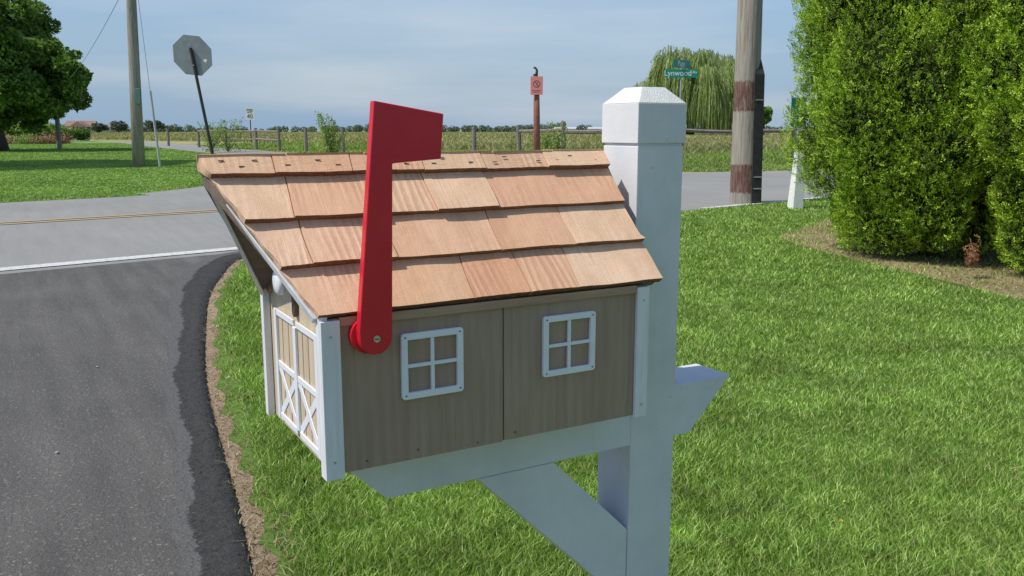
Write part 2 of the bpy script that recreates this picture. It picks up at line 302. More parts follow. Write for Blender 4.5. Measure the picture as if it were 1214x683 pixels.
E = catmull([(-1.6, -5), (-0.75, -2.5), (-0.2, -0.6), (0.02, 0.4), (0.10, 0.92), (0.17, 1.45), (0.23, 1.98), (0.32, 2.64), (0.46, 3.41), (0.67, 4.42), (0.89, 5.17), (1.21, 6.0), (1.7, 6.36), (2.6, near(2.6))])
EW = [(x + 0.012*math.sin(i*1.7) + 0.01*math.sin(i*0.63+1) , y) for i, (x, y) in enumerate(E)]
FE = catmull([(60, 26), (30, 19.5), (19, 15.2), (13.82, 15.54), (10.6, 18.8), g2(520, 33), g2(359, 39), g2(260, 52), g2(150, 78), g2(-100, 130)], 5)
LE = catmull([(-60, 1.8), (-20, 9.6), (-0.47, 13.27), (1.4, 14.3), (2.72, 15.74), (5.0, 19.2), (6.8, 24), (8.0, 30), g2(237, 41), g2(171, 57), g2(100, 84), g2(-100, 112)], 5)
road_poly = [(-60, near(-60)), (60, near(60))] + FE + LE[::-1]
sheet('road', road_poly, -0.004, M['road'])
drive_poly = [(-9, -5)] + E[:-1] + [(2.6, near(2.6)), (-9, near(-9))]
sheet('driveway', drive_poly, 0.0, M['drive'])
lawn_poly = [(x+0.045+0.02*math.sin(i*2.1), y-0.03) for i, (x, y) in enumerate(E[:-7])] + [(1.5, 6.2), (2.6, near(2.6)-0.05), (60, near(60)-0.05), (60, -30), (-1.5, -30)]
sheet('lawn', lawn_poly, 0.004, M['turf'])
sheet('dirt_verge', [(x-0.02, y) for x, y in E] + [(4, near(4)), (4, 5.6), (2.0, 5.8), (1.5, 5.6)] + [(x+0.25, y) for x, y in E[:-10][::-1]], 0.0015, M['dirt'])
sheet('far_lawn', LE + [g2(-400, 112), (-160, 60), (-160, 0)], -0.001, M['far_turf'])
def strip(name, pts, w, z, mat, off=0.0, **k):
    A = []; B = []
    for i, p in enumerate(pts):
        a = np.array(pts[max(i-1, 0)]); b = np.array(pts[min(i+1, len(pts)-1)]); t = (b-a)/np.linalg.norm(b-a); nn = np.array([-t[1], t[0]])
        q = np.array(p) + nn*off; A.append((*(q+nn*w/2), z)); B.append((*(q-nn*w/2), z))
    n = len(pts); m = MB(); m.add(A+B, [(i, i+1, n+i+1, n+i) for i in range(n-1)]); return m.build(name, mat, kind='structure', **k)
ed = (1/math.hypot(1, .188), .188/math.hypot(1, .188))
strip('edge_line', [(x, near(x)+0.25) for x in np.linspace(-40, 3.2, 30)], 0.17, 0.002, M['wline'])
strip('edge_line', [(x, near(x)+0.10) for x in np.linspace(7.5, 50, 30)], 0.13, 0.002, M['wline'])
for o in (0, 0.21):
    strip('centre_line', [(x, 9.93 + 0.193*(x+0.45) + o) for x in np.linspace(-40, 4.2, 30)], 0.10, 0.002, M['yline'])
# raised black sealed lip of the driveway
n = 1500; ts = np.linspace(0, len(E)-1.001, n); EA = np.array(E); ip = lambda t: EA[int(t)]*(1-t % 1) + EA[min(int(t)+1, len(EA)-1)]*(t % 1)
V = []; prof = [(-0.21, 0.0008), (-0.18, 0.0015), (-0.15, 0.002), (-0.125, 0.0035), (-0.105, 0.006), (-0.085, 0.010), (-0.06, 0.015), (-0.035, 0.017), (-0.015, 0.013), (0.0, 0.006), (0.010, -0.004)]
for i, t in enumerate(ts):
    p = ip(t); q = ip(min(t+0.3, len(E)-1.001)) - ip(max(t-0.3, 0)); q /= np.linalg.norm(q); nn = np.array([q[1], -q[0]])
    sc = 0.72 + 0.75*max(0, (p[1]-3)/3)
    for j, (a, h) in enumerate(prof):
        jit = rng.normal(0, 0.0025) + (0.014*math.sin(i*.021)+.008*math.sin(i*.067) if j < 6 else 0)
        V.append((*(p + nn*(a*sc+jit)), max(h + (rng.normal(0, 0.0005 if j < 3 else 0.0026) if 0 < j < 10 else 0), -0.004)))
m_ = len(prof); F = np.array([(i*m_+j, (i+1)*m_+j, (i+1)*m_+j+1, i*m_+j+1) for i in range(n-1) for j in range(m_-1)])
lip = npmesh('driveway_edge', np.array(V), F, M['edge'], kind='structure'); at2 = lip.data.attributes.new('seal', 'FLOAT', 'POINT'); at2.data.foreach_set('value', np.tile(np.clip(np.linspace(0, 2.4, m_), 0, 1), n).astype(np.float32))
# mulch under the shrubs
MUL = catmull([g2(960, 9.2), g2(925, 8.3), g2(960, 7.45), g2(1030, 6.55), g2(1110, 5.85), g2(1180, 5.3), g2(1270, 4.85), g2(1400, 4.4), g2(1500, 7), g2(1350, 9.5), g2(1150, 10), g2(1000, 10), g2(960, 9.2)])
sheet('mulch_bed', MUL[:-1], 0.007, M['mulch'])

# ------------------------------------------------------------------ grass and plants
def blades(P, h, wd, lean, mat, name, seed=0, **k):
    """P (n,2or3) roots; bent blades of two faces each (4+3 verts as 5-vert strip)"""
    r = np.random.default_rng(seed); n = len(P); z = P[:, 2] if P.shape[1] > 2 else np.zeros(n)
    a = r.uniform(0, 2*np.pi, n); b = r.uniform(0, 2*np.pi, n); sx, sy = np.cos(a)*wd/2, np.sin(a)*wd/2; l = lean*h*r.uniform(0.2, 1.3, n)
    lx, ly = np.cos(b)*l, np.sin(b)*l
    V = np.empty((n, 6, 3))
    for i, (t, ww) in enumerate(((0, 1.0), (0.55, 0.85), (1.0, 0.12))):
        cx_, cy_, cz_ = P[:, 0] + lx*t*t, P[:, 1] + ly*t*t, z + h*(t - 0.18*t*t*lean)
        V[:, 2*i] = np.stack([cx_-sx*ww, cy_-sy*ww, cz_], 1); V[:, 2*i+1] = np.stack([cx_+sx*ww, cy_+sy*ww, cz_], 1)
    base = np.arange(n)[:, None]*6; F = np.concatenate([base+np.array([0, 1, 3, 2]), base+np.array([2, 3, 5, 4])])
    return npmesh(name, V.reshape(-1, 3), F, mat, **k)
def vnoise(x, y, s, seed):
    r = np.random.default_rng(seed); T = r.random((64, 64)); x = x/s; y = y/s; xi = np.floor(x).astype(int); yi = np.floor(y).astype(int); fx = x-xi; fy = y-yi
    fx = fx*fx*(3-2*fx); fy = fy*fy*(3-2*fy); g = lambda a, b: T[a % 64, b % 64]
    return (g(xi, yi)*(1-fx)+g(xi+1, yi)*fx)*(1-fy) + (g(xi, yi+1)*(1-fx)+g(xi+1, yi+1)*fx)*fy
def wedge(n, d0, d1, s0, s1, r):   # density ~ 1/d^2 in front of the viewpoint
    d = d0*(d1/d0)**r.random(n); s = r.uniform(s0, s1, n)*d
    return np.stack([CAM[0]+FW[0]*d+RT[0]*s, CAM[1]+FW[1]*d+RT[1]*s], 1), d
def edge_x(y):
    ys = np.array([p[1] for p in E]); xs = np.array([p[0] for p in E]); return np.interp(y, ys, xs)
P, d = wedge(760000, 1.45, 15.5, -0.62, 0.85, rng)
ok = inpoly(P[:, 0], P[:, 1], lawn_poly)
dx = P[:, 0] - edge_x(P[:, 1]); near_edge = (P[:, 1] < 6.1) & (dx < 0.3)
ok &= ~(near_edge & (rng.random(len(P)) > np.clip((dx-0.01 - 0.09*vnoise(P[:, 0], P[:, 1], 0.12, 5))/0.09, 0, 1)))
mu = inpoly(P[:, 0], P[:, 1], MUL); uP = 607 + FPX*((P[:, 0]-CAM[0])*RT[0]+(P[:, 1]-CAM[1])*RT[1])/d; ok &= ~(mu & (rng.random(len(P)) > 0.14+0.5*np.clip((1040-uP)/110, 0, 1)*vnoise(P[:, 0], P[:, 1], .25, 31)*1.6))
# thin ring around the mulch
thin = vnoise(P[:, 0], P[:, 1], 0.5, 9); ok &= ~((d > 6.5) & (d < 11) & (thin > 0.75) & (dx > 4) & (rng.random(len(P)) > 0.4))
P = P[ok]; d = d[ok]
hn = 0.55 + 0.9*vnoise(P[:, 0], P[:, 1], 0.16, 1)*0.6 + 0.5*vnoise(P[:, 0], P[:, 1], 0.7, 2)
h = (0.014 + 0.018*rng.random(len(P)))*hn*(1+0.02*d)
h[rng.random(len(P)) < 0.012] *= 1.7
blades(P, h, 0.0026*np.maximum(0.9, d/2.6)*(0.7+0.6*rng.random(len(P))), 0.75, M['blade'], 'grass', 3, kind='stuff', label='short mown green grass of the lawn around the post', cat='grass')
# straw and dead grass on the verge and mulch
P2, d2 = wedge(90000, 1.45, 12, -0.6, 0.85, rng); dx2 = P2[:, 0]-edge_x(P2[:, 1])
k1 = (dx2 > -0.01) & (dx2 < 0.13) & (P2[:, 1] < 6.1) & (rng.random(len(P2)) < 0.5); k2 = inpoly(P2[:, 0], P2[:, 1], MUL)
P2 = P2[k1 | k2]; d2 = d2[k1 | k2]
blades(P2, 0.016+0.02*rng.random(len(P2)), 0.003*np.maximum(1, d2/3), 1.6, M['straw'], 'dead_grass', 4, kind='stuff', label='dry straw coloured grass along the driveway edge and under the shrubs', cat='dead grass')
# far lawn tufts
P3, d3 = wedge(150000, 10.5, 70, -0.85, -0.22, rng); ok = inpoly(P3[:, 0], P3[:, 1], LE + [g2(-400, 112), (-160, 60), (-160, 0)]); P3 = P3[ok]; d3 = d3[ok]
blades(P3, 0.012+0.016*rng.random(len(P3)), 0.004*d3/2.2, 0.8, M['lawnfar'], 'lawn_grass', 6, kind='stuff', label='mown grass of the lawn across the road', cat='grass')
# weeds on the verge and field grass beyond
P4, d4 = wedge(230000, 18, 60, -0.72, 0.72, rng); FEr = FE[::-1]; vpoly = FE + [g2(-100, 170), g2(1600, 170), (60, 60)]
ok = inpoly(P4[:, 0], P4[:, 1], vpoly)
fdist = np.min(np.hypot(P4[:, 0:1]-np.array(catmull(FE, 3))[:, 0][None, :], P4[:, 1:2]-np.array(catmull(FE, 3))[:, 1][None, :]), axis=1)
vn = vnoise(P4[:, 0], P4[:, 1], 2.3, 8)
vw = ok & (fdist < 9+7*vn) & (fdist > 0.1)
Pv = P4[vw]; dv = d4[vw]; vh = (0.10 + 0.32*vn[vw]*rng.random(vw.sum()))*np.clip(fdist[vw]/2.5, 0.35, 1.15)
blades(Pv, vh, 0.0035*dv/2.4, 0.7, M['weed'], 'roadside_weeds', 9, kind='stuff', label='tall yellow green weeds growing along the far side of the road', cat='weeds')
P5, d5 = wedge(150000, 27, 420, -0.72, 0.72, rng); ok = inpoly(P5[:, 0], P5[:, 1], FE + [g2(-500, 500), g2(1700, 500), (60, 60)])
fd = np.min(np.hypot(P5[:, 0:1]-np.array(FE)[:, 0][None, :], P5[:, 1:2]-np.array(FE)[:, 1][None, :]), axis=1); ok &= fd > 7
P5 = P5[ok]; d5 = d5[ok]
blades(P5, 0.18+0.30*rng.random(len(P5)), 0.0035*d5/1.8, 0.6, M['fieldg'], 'field_grass', 10, kind='stuff', label='pale tan and green grass of the wide open field', cat='field grass')

def leaves(C, Nrm, size, asp, spread, seed, tmpl=None):
    """one leaf (rhombus) or a small spray at each centre; Nrm = preferred normals"""
    r = np.random.default_rng(seed); n = len(C)
    N = Nrm + r.normal(0, spread, (n, 3)); N /= np.linalg.norm(N, axis=1)[:, None]
    A = np.cross(N, r.normal(0, 1, (n, 3))); A /= np.linalg.norm(A, axis=1)[:, None]; B = np.cross(N, A)
    if tmpl is None: tmpl = np.array([[[0, -1, 0], [0.5*asp, 0, 0.12], [0, 1, 0], [-0.5*asp, 0, 0.12]]])
    k_, c_, _ = tmpl.shape; T = tmpl.reshape(-1, 3); s = np.broadcast_to(size, (n,))[:, None, None]
    V = C[:, None, :] + s*(T[None, :, 0:1]*A[:, None, :] + T[None, :, 1:2]*B[:, None, :] + T[None, :, 2:3]*N[:, None, :])
    F = np.arange(n*k_*c_).reshape(-1, c_); return V.reshape(-1, 3), F
def fans(C, axis, size, spread, seed, tmpl):
    r = np.random.default_rng(seed); n = len(C); B = axis + r.normal(0, spread, (n, 3)); B /= np.linalg.norm(B, axis=1)[:, None]
    N = np.cross(B, r.normal(0, 1, (n, 3))); N /= np.linalg.norm(N, axis=1)[:, None]; A = np.cross(B, N); k_, c_, _ = tmpl.shape; T = tmpl.reshape(-1, 3); s = np.broadcast_to(size, (n,))[:, None, None]
    V = C[:, None, :] + s*(T[None, :, 0:1]*A[:, None, :] + T[None, :, 1:2]*B[:, None, :] + T[None, :, 2:3]*N[:, None, :])
    return V.reshape(-1, 3), np.arange(n*k_*c_).reshape(-1, c_)
def lobe_points(lobes, n, seed, shell=0.35, hollow=True):
    r = np.random.default_rng(seed); L_ = np.array(lobes, float); area = L_[:, 3]**2; idx = r.choice(len(L_), n, p=area/area.sum())
    u = r.normal(0, 1, (n, 3)); u /= np.linalg.norm(u, axis=1)[:, None]; rad = L_[idx, 3]*(1-shell*r.random(n)**1.6)*(1+r.normal(0, 0.04, n))
    sq = L_[idx, 4] if L_.shape[1] > 4 else np.ones(n)
    P = L_[idx, :3] + u*rad[:, None]*np.stack([np.ones(n), np.ones(n), sq], 1)
    if hollow:
        keep = np.ones(n, bool)
        for q in L_:
            dd = (P-q[:3])/np.array([1, 1, q[4] if len(q) > 4 else 1]); keep &= (np.linalg.norm(dd, axis=1) > q[3]*0.62)
        P = P[keep]; u = u[keep]
    return P, u
# arborvitae spray: flattened fan of scale-like leaflets
def spray_template(r):
    T = []
    for k_ in range(7):
        t = k_/6; side = (-1)**k_; bx, by = side*0.10*(1-t), -0.6+1.15*t
        an = side*(0.95-0.75*t) + r.uniform(-.2, .2); ln = 0.55*(1-0.35*t); wd = 0.13
        dx_, dy_ = math.sin(an)*ln, math.cos(an)*ln; px_, py_ = dy_/ln*wd, -dx_/ln*wd
        T.append([[bx, by, 0], [bx+dx_*0.55+px_, by+dy_*0.55+py_, 0.05], [bx+dx_, by+dy_, r.uniform(-.12, .18)], [bx+dx_*0.55-px_, by+dy_*0.55-py_, 0.05]])
    return np.array(T)
def shrub(name, u, dd, rad, height, nl, ns, seed, label):
    base = at(u, dd, 0); root = empty(name, base, label=label, cat='shrub', group='tall arborvitae shrubs')
    r = np.random.default_rng(seed); lob = []
    for i in range(nl):
        z = 0.20 + (height-0.25)*(i+r.random())/nl; t = z/height
        prof = rad*min(1.0, 0.52+0.5*z)*(1.0 if t < 0.62 else 1.0-0.8*((t-0.62)/0.38)**1.8); a = i*2.39996+r.uniform(-.35, .35)
        q = rad*r.choice([.17, .25, .34])*r.uniform(0.9, 1.1); rr = max((prof-q)*r.uniform(0.84, 1.0), 0.02)
        lob.append((rr*math.cos(a), rr*math.sin(a), max(z, q*0.8), q, r.uniform(0.95, 1.45)))
    Pp, uu = lobe_points(lob, ns, seed+1, 0.24); an = np.arctan2(Pp[:, 1], Pp[:, 0])*rad+20; gp_ = vnoise(an, Pp[:, 2]*0.8+7, 0.17, seed)*.65+vnoise(an, Pp[:, 2]+3, 0.07, seed+5)*.35; kk = (Pp[:, 2] > 0.06) & (r.random(len(Pp)) < np.clip((gp_-0.12)/0.16, 0.30, 1)); Pp = Pp[kk]; uu = uu[kk]
    ax = np.stack([Pp[:, 0], Pp[:, 1], np.full(len(Pp), 0.25)], 1); ax /= np.linalg.norm(ax, axis=1)[:, None]
    V, F = fans(Pp, uu*0.6+np.array([0, 0, .7]), 0.029*r.uniform(0.7, 1.3, len(Pp)), 0.38, seed+2, spray_template(r))
    # leaflet tilt upwards: sprays of arborvitae stand on edge
    npmesh('foliage', V, F, M['arbor'], root)
    # sprays deeper inside every bough, coloured darker to paint shade into the gaps
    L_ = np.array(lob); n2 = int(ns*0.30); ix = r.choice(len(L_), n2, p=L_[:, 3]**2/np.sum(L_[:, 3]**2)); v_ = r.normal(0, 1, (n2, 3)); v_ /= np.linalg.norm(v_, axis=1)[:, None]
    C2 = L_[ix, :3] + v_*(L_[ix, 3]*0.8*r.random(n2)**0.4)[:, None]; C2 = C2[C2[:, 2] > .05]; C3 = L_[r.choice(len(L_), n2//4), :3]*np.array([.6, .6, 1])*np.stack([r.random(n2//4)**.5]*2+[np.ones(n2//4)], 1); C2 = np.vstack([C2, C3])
    V, F = fans(C2, np.tile(np.array([0, 0, .6]), (len(C2), 1)), 0.055, 0.7, seed+3, spray_template(r)); npmesh('inner_foliage', V, F, M['shade_spray'], root)
    m = MB()
    for j in range(5):
        a = j*1.3+seed; m.tube([(0.1*math.cos(a), 0.1*math.sin(a), -0.05), (0.25*rad*math.cos(a), 0.25*rad*math.sin(a), height*0.4), (0.3*rad*math.cos(a+.4), 0.3*rad*math.sin(a+.4), height*0.85)], [0.045, 0.03, 0.01], 7)
    m.build('trunk', M['bark'], root, smooth=True); return root
S1 = shrub('arborvitae', 1090, 7.05, 1.13, 4.6, 125, 185000, 21, 'rounded green arborvitae nearest the utility pole, its left edge against the sky')
S2 = shrub('arborvitae', 1296, 5.95, 1.05, 4.3, 108, 150000, 34, 'bright green arborvitae cut by the right edge of the picture')
S3 = shrub('arborvitae', 1205, 7.6, 1.05, 5.0, 90, 45000, 47, 'green arborvitae standing behind and between the two front shrubs')
# dead brown spray low on the right shrub
r = np.random.default_rng(5); p = np.array(at(1151, 5.85, 0.0)); C = p + r.normal(0, 1, (70, 3))*np.array([0.022, 0.022, 0.05]) + np.array([0, 0, 0.17])
V, F = leaves(C, C*0+np.array([-.5, -.7, .3]), 0.03, 1, 0.8, 5, spray_template(r)); tw = MB().tube([p+np.array([0, 0, .12]), p+np.array([.0, .0, .20]), p+np.array([.03, .05, .27])], .004, 5); nV = len(V); V = np.vstack([V, np.array(tw.v)]); F = np.vstack([F, np.array([f for f in tw.f if len(f) == 4])+nV])
dsp = npmesh('dead_branch', V - p, F, M['deadspray'], None, label='small dead brown sprig hanging low on the shrub', cat='dead sprig'); dsp.location = p

def tree(name, loc, lobes, nleaf, size, mat, trunk, seed, label, cat='tree', asp=1.0, spread=0.9, shell=0.45, group=None):
    root = empty(name, loc, label=label, cat=cat, group=group)
    P, U = lobe_points(lobes, nleaf, seed, shell, False); r = np.random.default_rng(seed+1)
    V, F = leaves(P, U*0.8+np.array([0, 0, 0.5]), size*r.uniform(0.7, 1.3, len(P)), asp, spread, seed+2)
    npmesh('crown', V, F, mat, root)
    m = MB()
    for pts, rs in trunk: m.tube(pts, rs, 8)
    m.build('trunk', M['bark'], root, smooth=True); return root
def auto_lobes(cx_, cy_, cz_, rx, rz, n, seed, q=(0.25, 0.4), fill=1.0):
    r = np.random.default_rng(seed); out = []
    for i in range(n):
        u = r.normal(0, 1, 3); u /= np.linalg.norm(u); f = r.random()**0.45*fill; qq = rx*r.uniform(*q)
        out.append((cx_+u[0]*f*(rx-qq*.7), cy_+u[1]*f*(rx-qq*.7), cz_+u[2]*f*(rz-qq*.7), qq, 0.8))
    return out
# left deciduous tree (crown enters the frame from the left)
lobs = []; r = np.random.default_rng(19)
for (u_, y_, q_) in ((20, 35, 40), (0, 60, 60), (45, 75, 36), (73, 86, 26), (90, 104, 22), (60, 110, 33), (30, 112, 42), (0, 118, 48), (78, 124, 14), (95, 84, 12), (28, 14, 20), (-20, 5, 55), (-55, 80, 75), (8, 142, 22), (-25, 140, 36), (55, 54, 15), (68, 66, 13), (45, 130, 16), (105, 97, 9), (86, 66, 8), (40, 20, 12)):
    for j in range(4):
        k1 = .0415; f = 0 if j == 0 else r.uniform(-1, 1)*max(0, 95-abs(u_-0)*.7)*k1; sx_ = (u_+5)*k1+(r.normal(0, .12) if j else 0); q2 = q_*k1*(0.72 if q_ > 20 else .95)
        lobs.append((RT[0]*sx_+FW[0]*f, RT[1]*sx_+FW[1]*f, 1+(155-y_)*k1*1.02+(r.normal(0, .15) if j else 0), q2, .82))
lt = at(-5, 44)
tree('leafy_tree', lt, lobs, 85000, 0.125, M['maple'], [([(0.3, 0, -.1), (0.05, 0, 1.5), (-0.3, 0, 3.2)], [0.34, 0.27, 0.2]), ([(-.2, 0, 2.5), (1.4, .5, 4.2), (2.6, 1, 5.5)], [0.16, 0.1, 0.04]), ([(-.2, 0, 2.6), (-1.6, .6, 4.4), (-2.6, 1, 6)], [0.16, 0.1, 0.04])], 4, 'large dark green leafy tree cut by the left edge of the picture')
# tree just outside the frame on the left: its shade lies across the far lawn
o_ = at(-238, 24.0); tree('shade_tree', o_, auto_lobes(0, 0, 8.2, 4.7, 3.6, 50, 9), 34000, 0.24, M['maple'], [([(0, 0, -.1), (0.1, 0, 3), (0, 0, 8)], [0.3, 0.24, 0.08])], 6, 'leafy tree left of the far lawn, its shade falling on the grass')
# willow
def willow(loc, seed):
    root = empty('weeping_willow', loc, label='weeping willow behind the green street name signs', cat='tree'); r = np.random.default_rng(seed)
    lob = []
    for i in range(46):
        a = r.uniform(0, 2*np.pi); q = math.sqrt(r.random()); lob.append((8.5*q*math.cos(a), 8.5*q*math.sin(a), 14.0-5.6*q**2.0+r.uniform(-2.8, 1.4), r.uniform(1.0, 2.7), 0.85))
    n = 19000; P, U = lobe_points(lob, n, seed, 0.5, False); kp = vnoise(np.arctan2(P[:, 1], P[:, 0])*6+40, P[:, 2]+40, 1.1, 44) > 0.33; P = P[kp]; U = U[kp]; Vs = []; 
    P = P[:n]; n = len(P); ln = 0.8+8.5*r.random(n)**1.5*np.clip((P[:, 2]-0.5)/9, 0.25, 1.1); ln = np.minimum(ln, np.maximum(P[:, 2]-0.9, 0.3)); seg = 5; out = U[:, :2]
    a = r.uniform(0, np.pi, n); w_ = 0.075*r.uniform(.6, 1.3, n); V = np.empty((n, seg, 4, 3))
    for k_ in range(seg):
        for e, t in ((0, k_/seg), (1, (k_+0.92)/seg)):
            x = P[:, 0]+out[:, 0]*1.0*math.sin(t*1.6); y = P[:, 1]+out[:, 1]*1.0*math.sin(t*1.6); z = P[:, 2]-ln*t**1.15
            jx = r.normal(0, .05, n); ww = w_*(1-0.5*t)
            V[:, k_, 3 if e else 0] = np.stack([x-np.cos(a)*ww+jx, y-np.sin(a)*ww, z], 1); V[:, k_, 2 if e else 1] = np.stack([x+np.cos(a)*ww+jx, y+np.sin(a)*ww, z], 1)
    V = V.reshape(-1, 3); npmesh('crown', V, np.arange(len(V)).reshape(-1, 4), M['willow'], root)
    m = MB(); m.tube([(0, 0, -.3), (0.2, 0, 3), (0, .2, 6)], [0.8, 0.6, 0.5])
    for j in range(7):
        a = j*0.9; m.tube([(0, .1, 5), (2.4*math.cos(a), 2.4*math.sin(a), 8.5), (5*math.cos(a), 5*math.sin(a), 11)], [0.4, 0.25, 0.08], 6)
    m.build('trunk', M['bark'], root, smooth=True)
willow(at(818, 150, 0), 12)
tree('small_tree', at(905, 150), auto_lobes(0, 0, 3.3, 2.3, 1.9, 14, 8), 2600, 0.28, M['maple'], [([(0, 0, -.1), (0, 0, 3)], [0.2, 0.12])], 8, 'small dark round tree far behind the wooden pole')
# distant line of woods, one mass
def woods():
    r = np.random.default_rng(77); lob = []
    for i in range(420):
        u = r.uniform(-350, 1550); d_ = r.uniform(520, 640); x, y, _ = at(u, d_); hh = 1.3+2.6*vnoise(np.array([u]), np.array([0.]), 60, 3)[0]+r.uniform(-.6, 1.6)
        if 700 < u < 960: hh *= 0.62
        lob.append((x, y, hh*0.5, hh*0.62+1.0, 0.8)); 
    P, U = lobe_points(lob, 42000, 5, 0.5, False); P[:, 2] = np.abs(P[:, 2]); V, F = leaves(P, U+np.array([0, 0, .5]), 0.75, 1.2, 0.8, 6)
    npmesh('far_woods', V, F, M['wood_far'], None, kind='stuff', label='low dark line of distant trees on the horizon', cat='woods')
woods()
for u, d_, s, lab in ((141, 300, 1.0, 'low rounded tree on the horizon beside the utility pole'), (183, 330, 1.15, 'broad low tree on the horizon right of the utility pole'), (118, 300, .8, 'low tree on the horizon between the brown house and the pole')):
    tree('horizon_tree', at(u, d_), auto_lobes(0, 0, 2.4*s, 3.6*s, 1.9*s, 14, int(u)), 1800, 0.45, M['wood_far'], [([(0, 0, -.1), (0, 0, 2)], [0.3, 0.2])], int(u), lab, group='trees on the horizon')
# weedy saplings along the far verge
def sapling(u, d_, hgt, wd, seed, label, n=900, size=0.05):
    root = empty('wild_bush', at(u, d_), label=label, cat='bush', group='wild bushes on the verge'); r = np.random.default_rng(seed); m = MB(); Cs = []
    for j in range(9):
        a = r.uniform(0, 2*np.pi); q = wd*r.uniform(.2, 1)/2; top = (q*math.cos(a), q*math.sin(a), hgt*r.uniform(.55, 1.0)); mid = (top[0]*.45, top[1]*.45, top[2]*.5)
        m.tube([(0, 0, -.02), mid, top], [0.016, 0.010, 0.004], 5)
        t = r.random(n//9)**0.8; x = np.where(t < .5, t*2*mid[0], mid[0]+(t-.5)*2*(top[0]-mid[0])); y = np.where(t < .5, t*2*mid[1], mid[1]+(t-.5)*2*(top[1]-mid[1])); sc = 0.17*(1.15-t)*wd+0.03
        Cs.append(np.stack([x+r.normal(0, 1, len(t))*sc, y+r.normal(0, 1, len(t))*sc, top[2]*t+r.normal(0, .05, len(t))], 1))
    C = np.concatenate(Cs); C = C[C[:, 2] > 0.02]; V, F = leaves(C, C*0+np.array([0, 0, .6]), size, .9, 0.9, seed); npmesh('foliage', V, F, M['weed'], root); m.build('stem', M['bark'], root)
sapling(394, 30, 1.62, 0.95, 2, 'upright leafy sapling by the fence just left of the red flag', 1500, 0.045)
sapling(270, 42, 1.7, 2.0, 3, 'scraggly low bush beside the far small white sign', 900, 0.05)
sapling(250, 40, 1.55, 1.5, 13, 'loose bush among the weeds right of the stop sign post', 700, 0.05)
sapling(655, 24.2, 1.25, 0.9, 5, 'leafy weed clump between the rusty sign post and a fence post', 900, 0.04)
sapling(641, 24.5, 1.0, 0.7, 6, 'leafy weed clump hugging the rusty sign post', 700, 0.04)

# ------------------------------------------------------------------ fence
def fence():
    root = empty('rail_fence', at(615, 27), label='old wooden post and rail fence between the road and the field', cat='fence'); base = Vector(root.location)
    posts = [(200, 58, 1.10), (236, 53, 1.12), (268, 49, 1.2), (304, 46, 1.12), (331, 43, 1.15), (363, 40, 1.1), (407, 37, 1.12), (455, 34, 1.1), (510, 31.5, 1.12), (562, 29.5, 1.12), (615, 27, 1.16), (667, 25.5, 1.25), (740, 24.8, 1.12), (806, 25, 1.1), (869, 25.3, 1.2), (940, 26, 1.1), (1020, 27, 1.1), (1110, 29, 1.1)]
    pts = []
    for i, (u, d_, h_) in enumerate(posts):
        p = Vector(at(u, d_)) - base; pts.append(p); rr = 0.078 if d_ < 30 else 0.085
        MB().tube([p+Vector((0, 0, -.1)), p+Vector((0.01, 0, h_*.6)), p+Vector((0.015*math.sin(i*3), .01, h_))], [rr, rr*.95, rr*.88], 8).build('fence_post', M['fence'], root)
    for i in range(len(pts)-1):
        if i in (0, 4, 5, 6, 7, 8, 9): continue
        for hz in ((0.97, 0.55) if i in (2, 3) else (0.98,)):
            a = pts[i]+Vector((0, 0, hz+0.03*math.sin(i*5))); b = pts[i+1]+Vector((0, 0, hz+0.03*math.sin(i*5+2)))
            MB().tube([a, (a+b)/2+Vector((0, 0, -.015)), b], [0.05, 0.058, 0.05], 6).build('rail', M['fence'], root)
fence()

# ------------------------------------------------------------------ signs and poles
def text_mesh(s, size, parent, mat, loc, rot, name='lettering', depth=0.002, squash=1.0):
    cu = bpy.data.curves.new('t', 'FONT'); cu.body = s; cu.size = size; cu.align_x = 'CENTER'; cu.align_y = 'CENTER'; cu.extrude = depth
    t = bpy.data.objects.new('t', cu); COL.objects.link(t); dg = bpy.context.evaluated_depsgraph_get(); me = bpy.data.meshes.new_from_object(t.evaluated_get(dg)); bpy.data.objects.remove(t)
    o = link(name, me, mat, parent); o.location = loc; o.rotation_euler = rot; o.scale = (squash, 1, 1); return o
face = R(YAW - 90)      # heading that faces a thing back along the view
# stop sign seen from behind, leaning
st = empty('stop_sign', at(258, 18.0), face, label='leaning octagonal sign seen from its plain grey back', cat='road sign')
lean = -0.152
def lz(z, y=0.0): return (lean*z, y, z)
MB().tube([lz(-.1, .03), lz(1.4, .03), lz(2.62, .03)], [0.032, 0.032, 0.032], 8).build('post', M['post_dark'], st)
oc = [(0.385/math.cos(R(22.5))*math.cos(R(22.5+45*i)), 0.385/math.cos(R(22.5))*math.sin(R(22.5+45*i))) for i in range(8)]
ct = lz(2.48); ra = -0.10
MB().prism(oc, lambda a, b, k_: (ct[0]+a*math.cos(ra)+b*math.sin(ra)*-1*0, 0.066+0.006*k_, ct[2]+b+a*math.sin(ra))).build('sign_plate', M['signback'], st)
for zz in (2.28, 2.68):
    c = lz(zz, 0.0); MB().tube([(c[0], -0.012, zz), (c[0], 0.012, zz)], 0.014, 8).build('bolt', M['metal'], st)
MB().add([(ct[0]+.20, .0645, ct[2]-.10), (ct[0]+.26, .0645, ct[2]-.15), (ct[0]+.29, .0645, ct[2]-.09), (ct[0]+.24, .0645, ct[2]-.07)], [(0, 1, 2, 3)]).build('sticker', M['signwhite'], st)
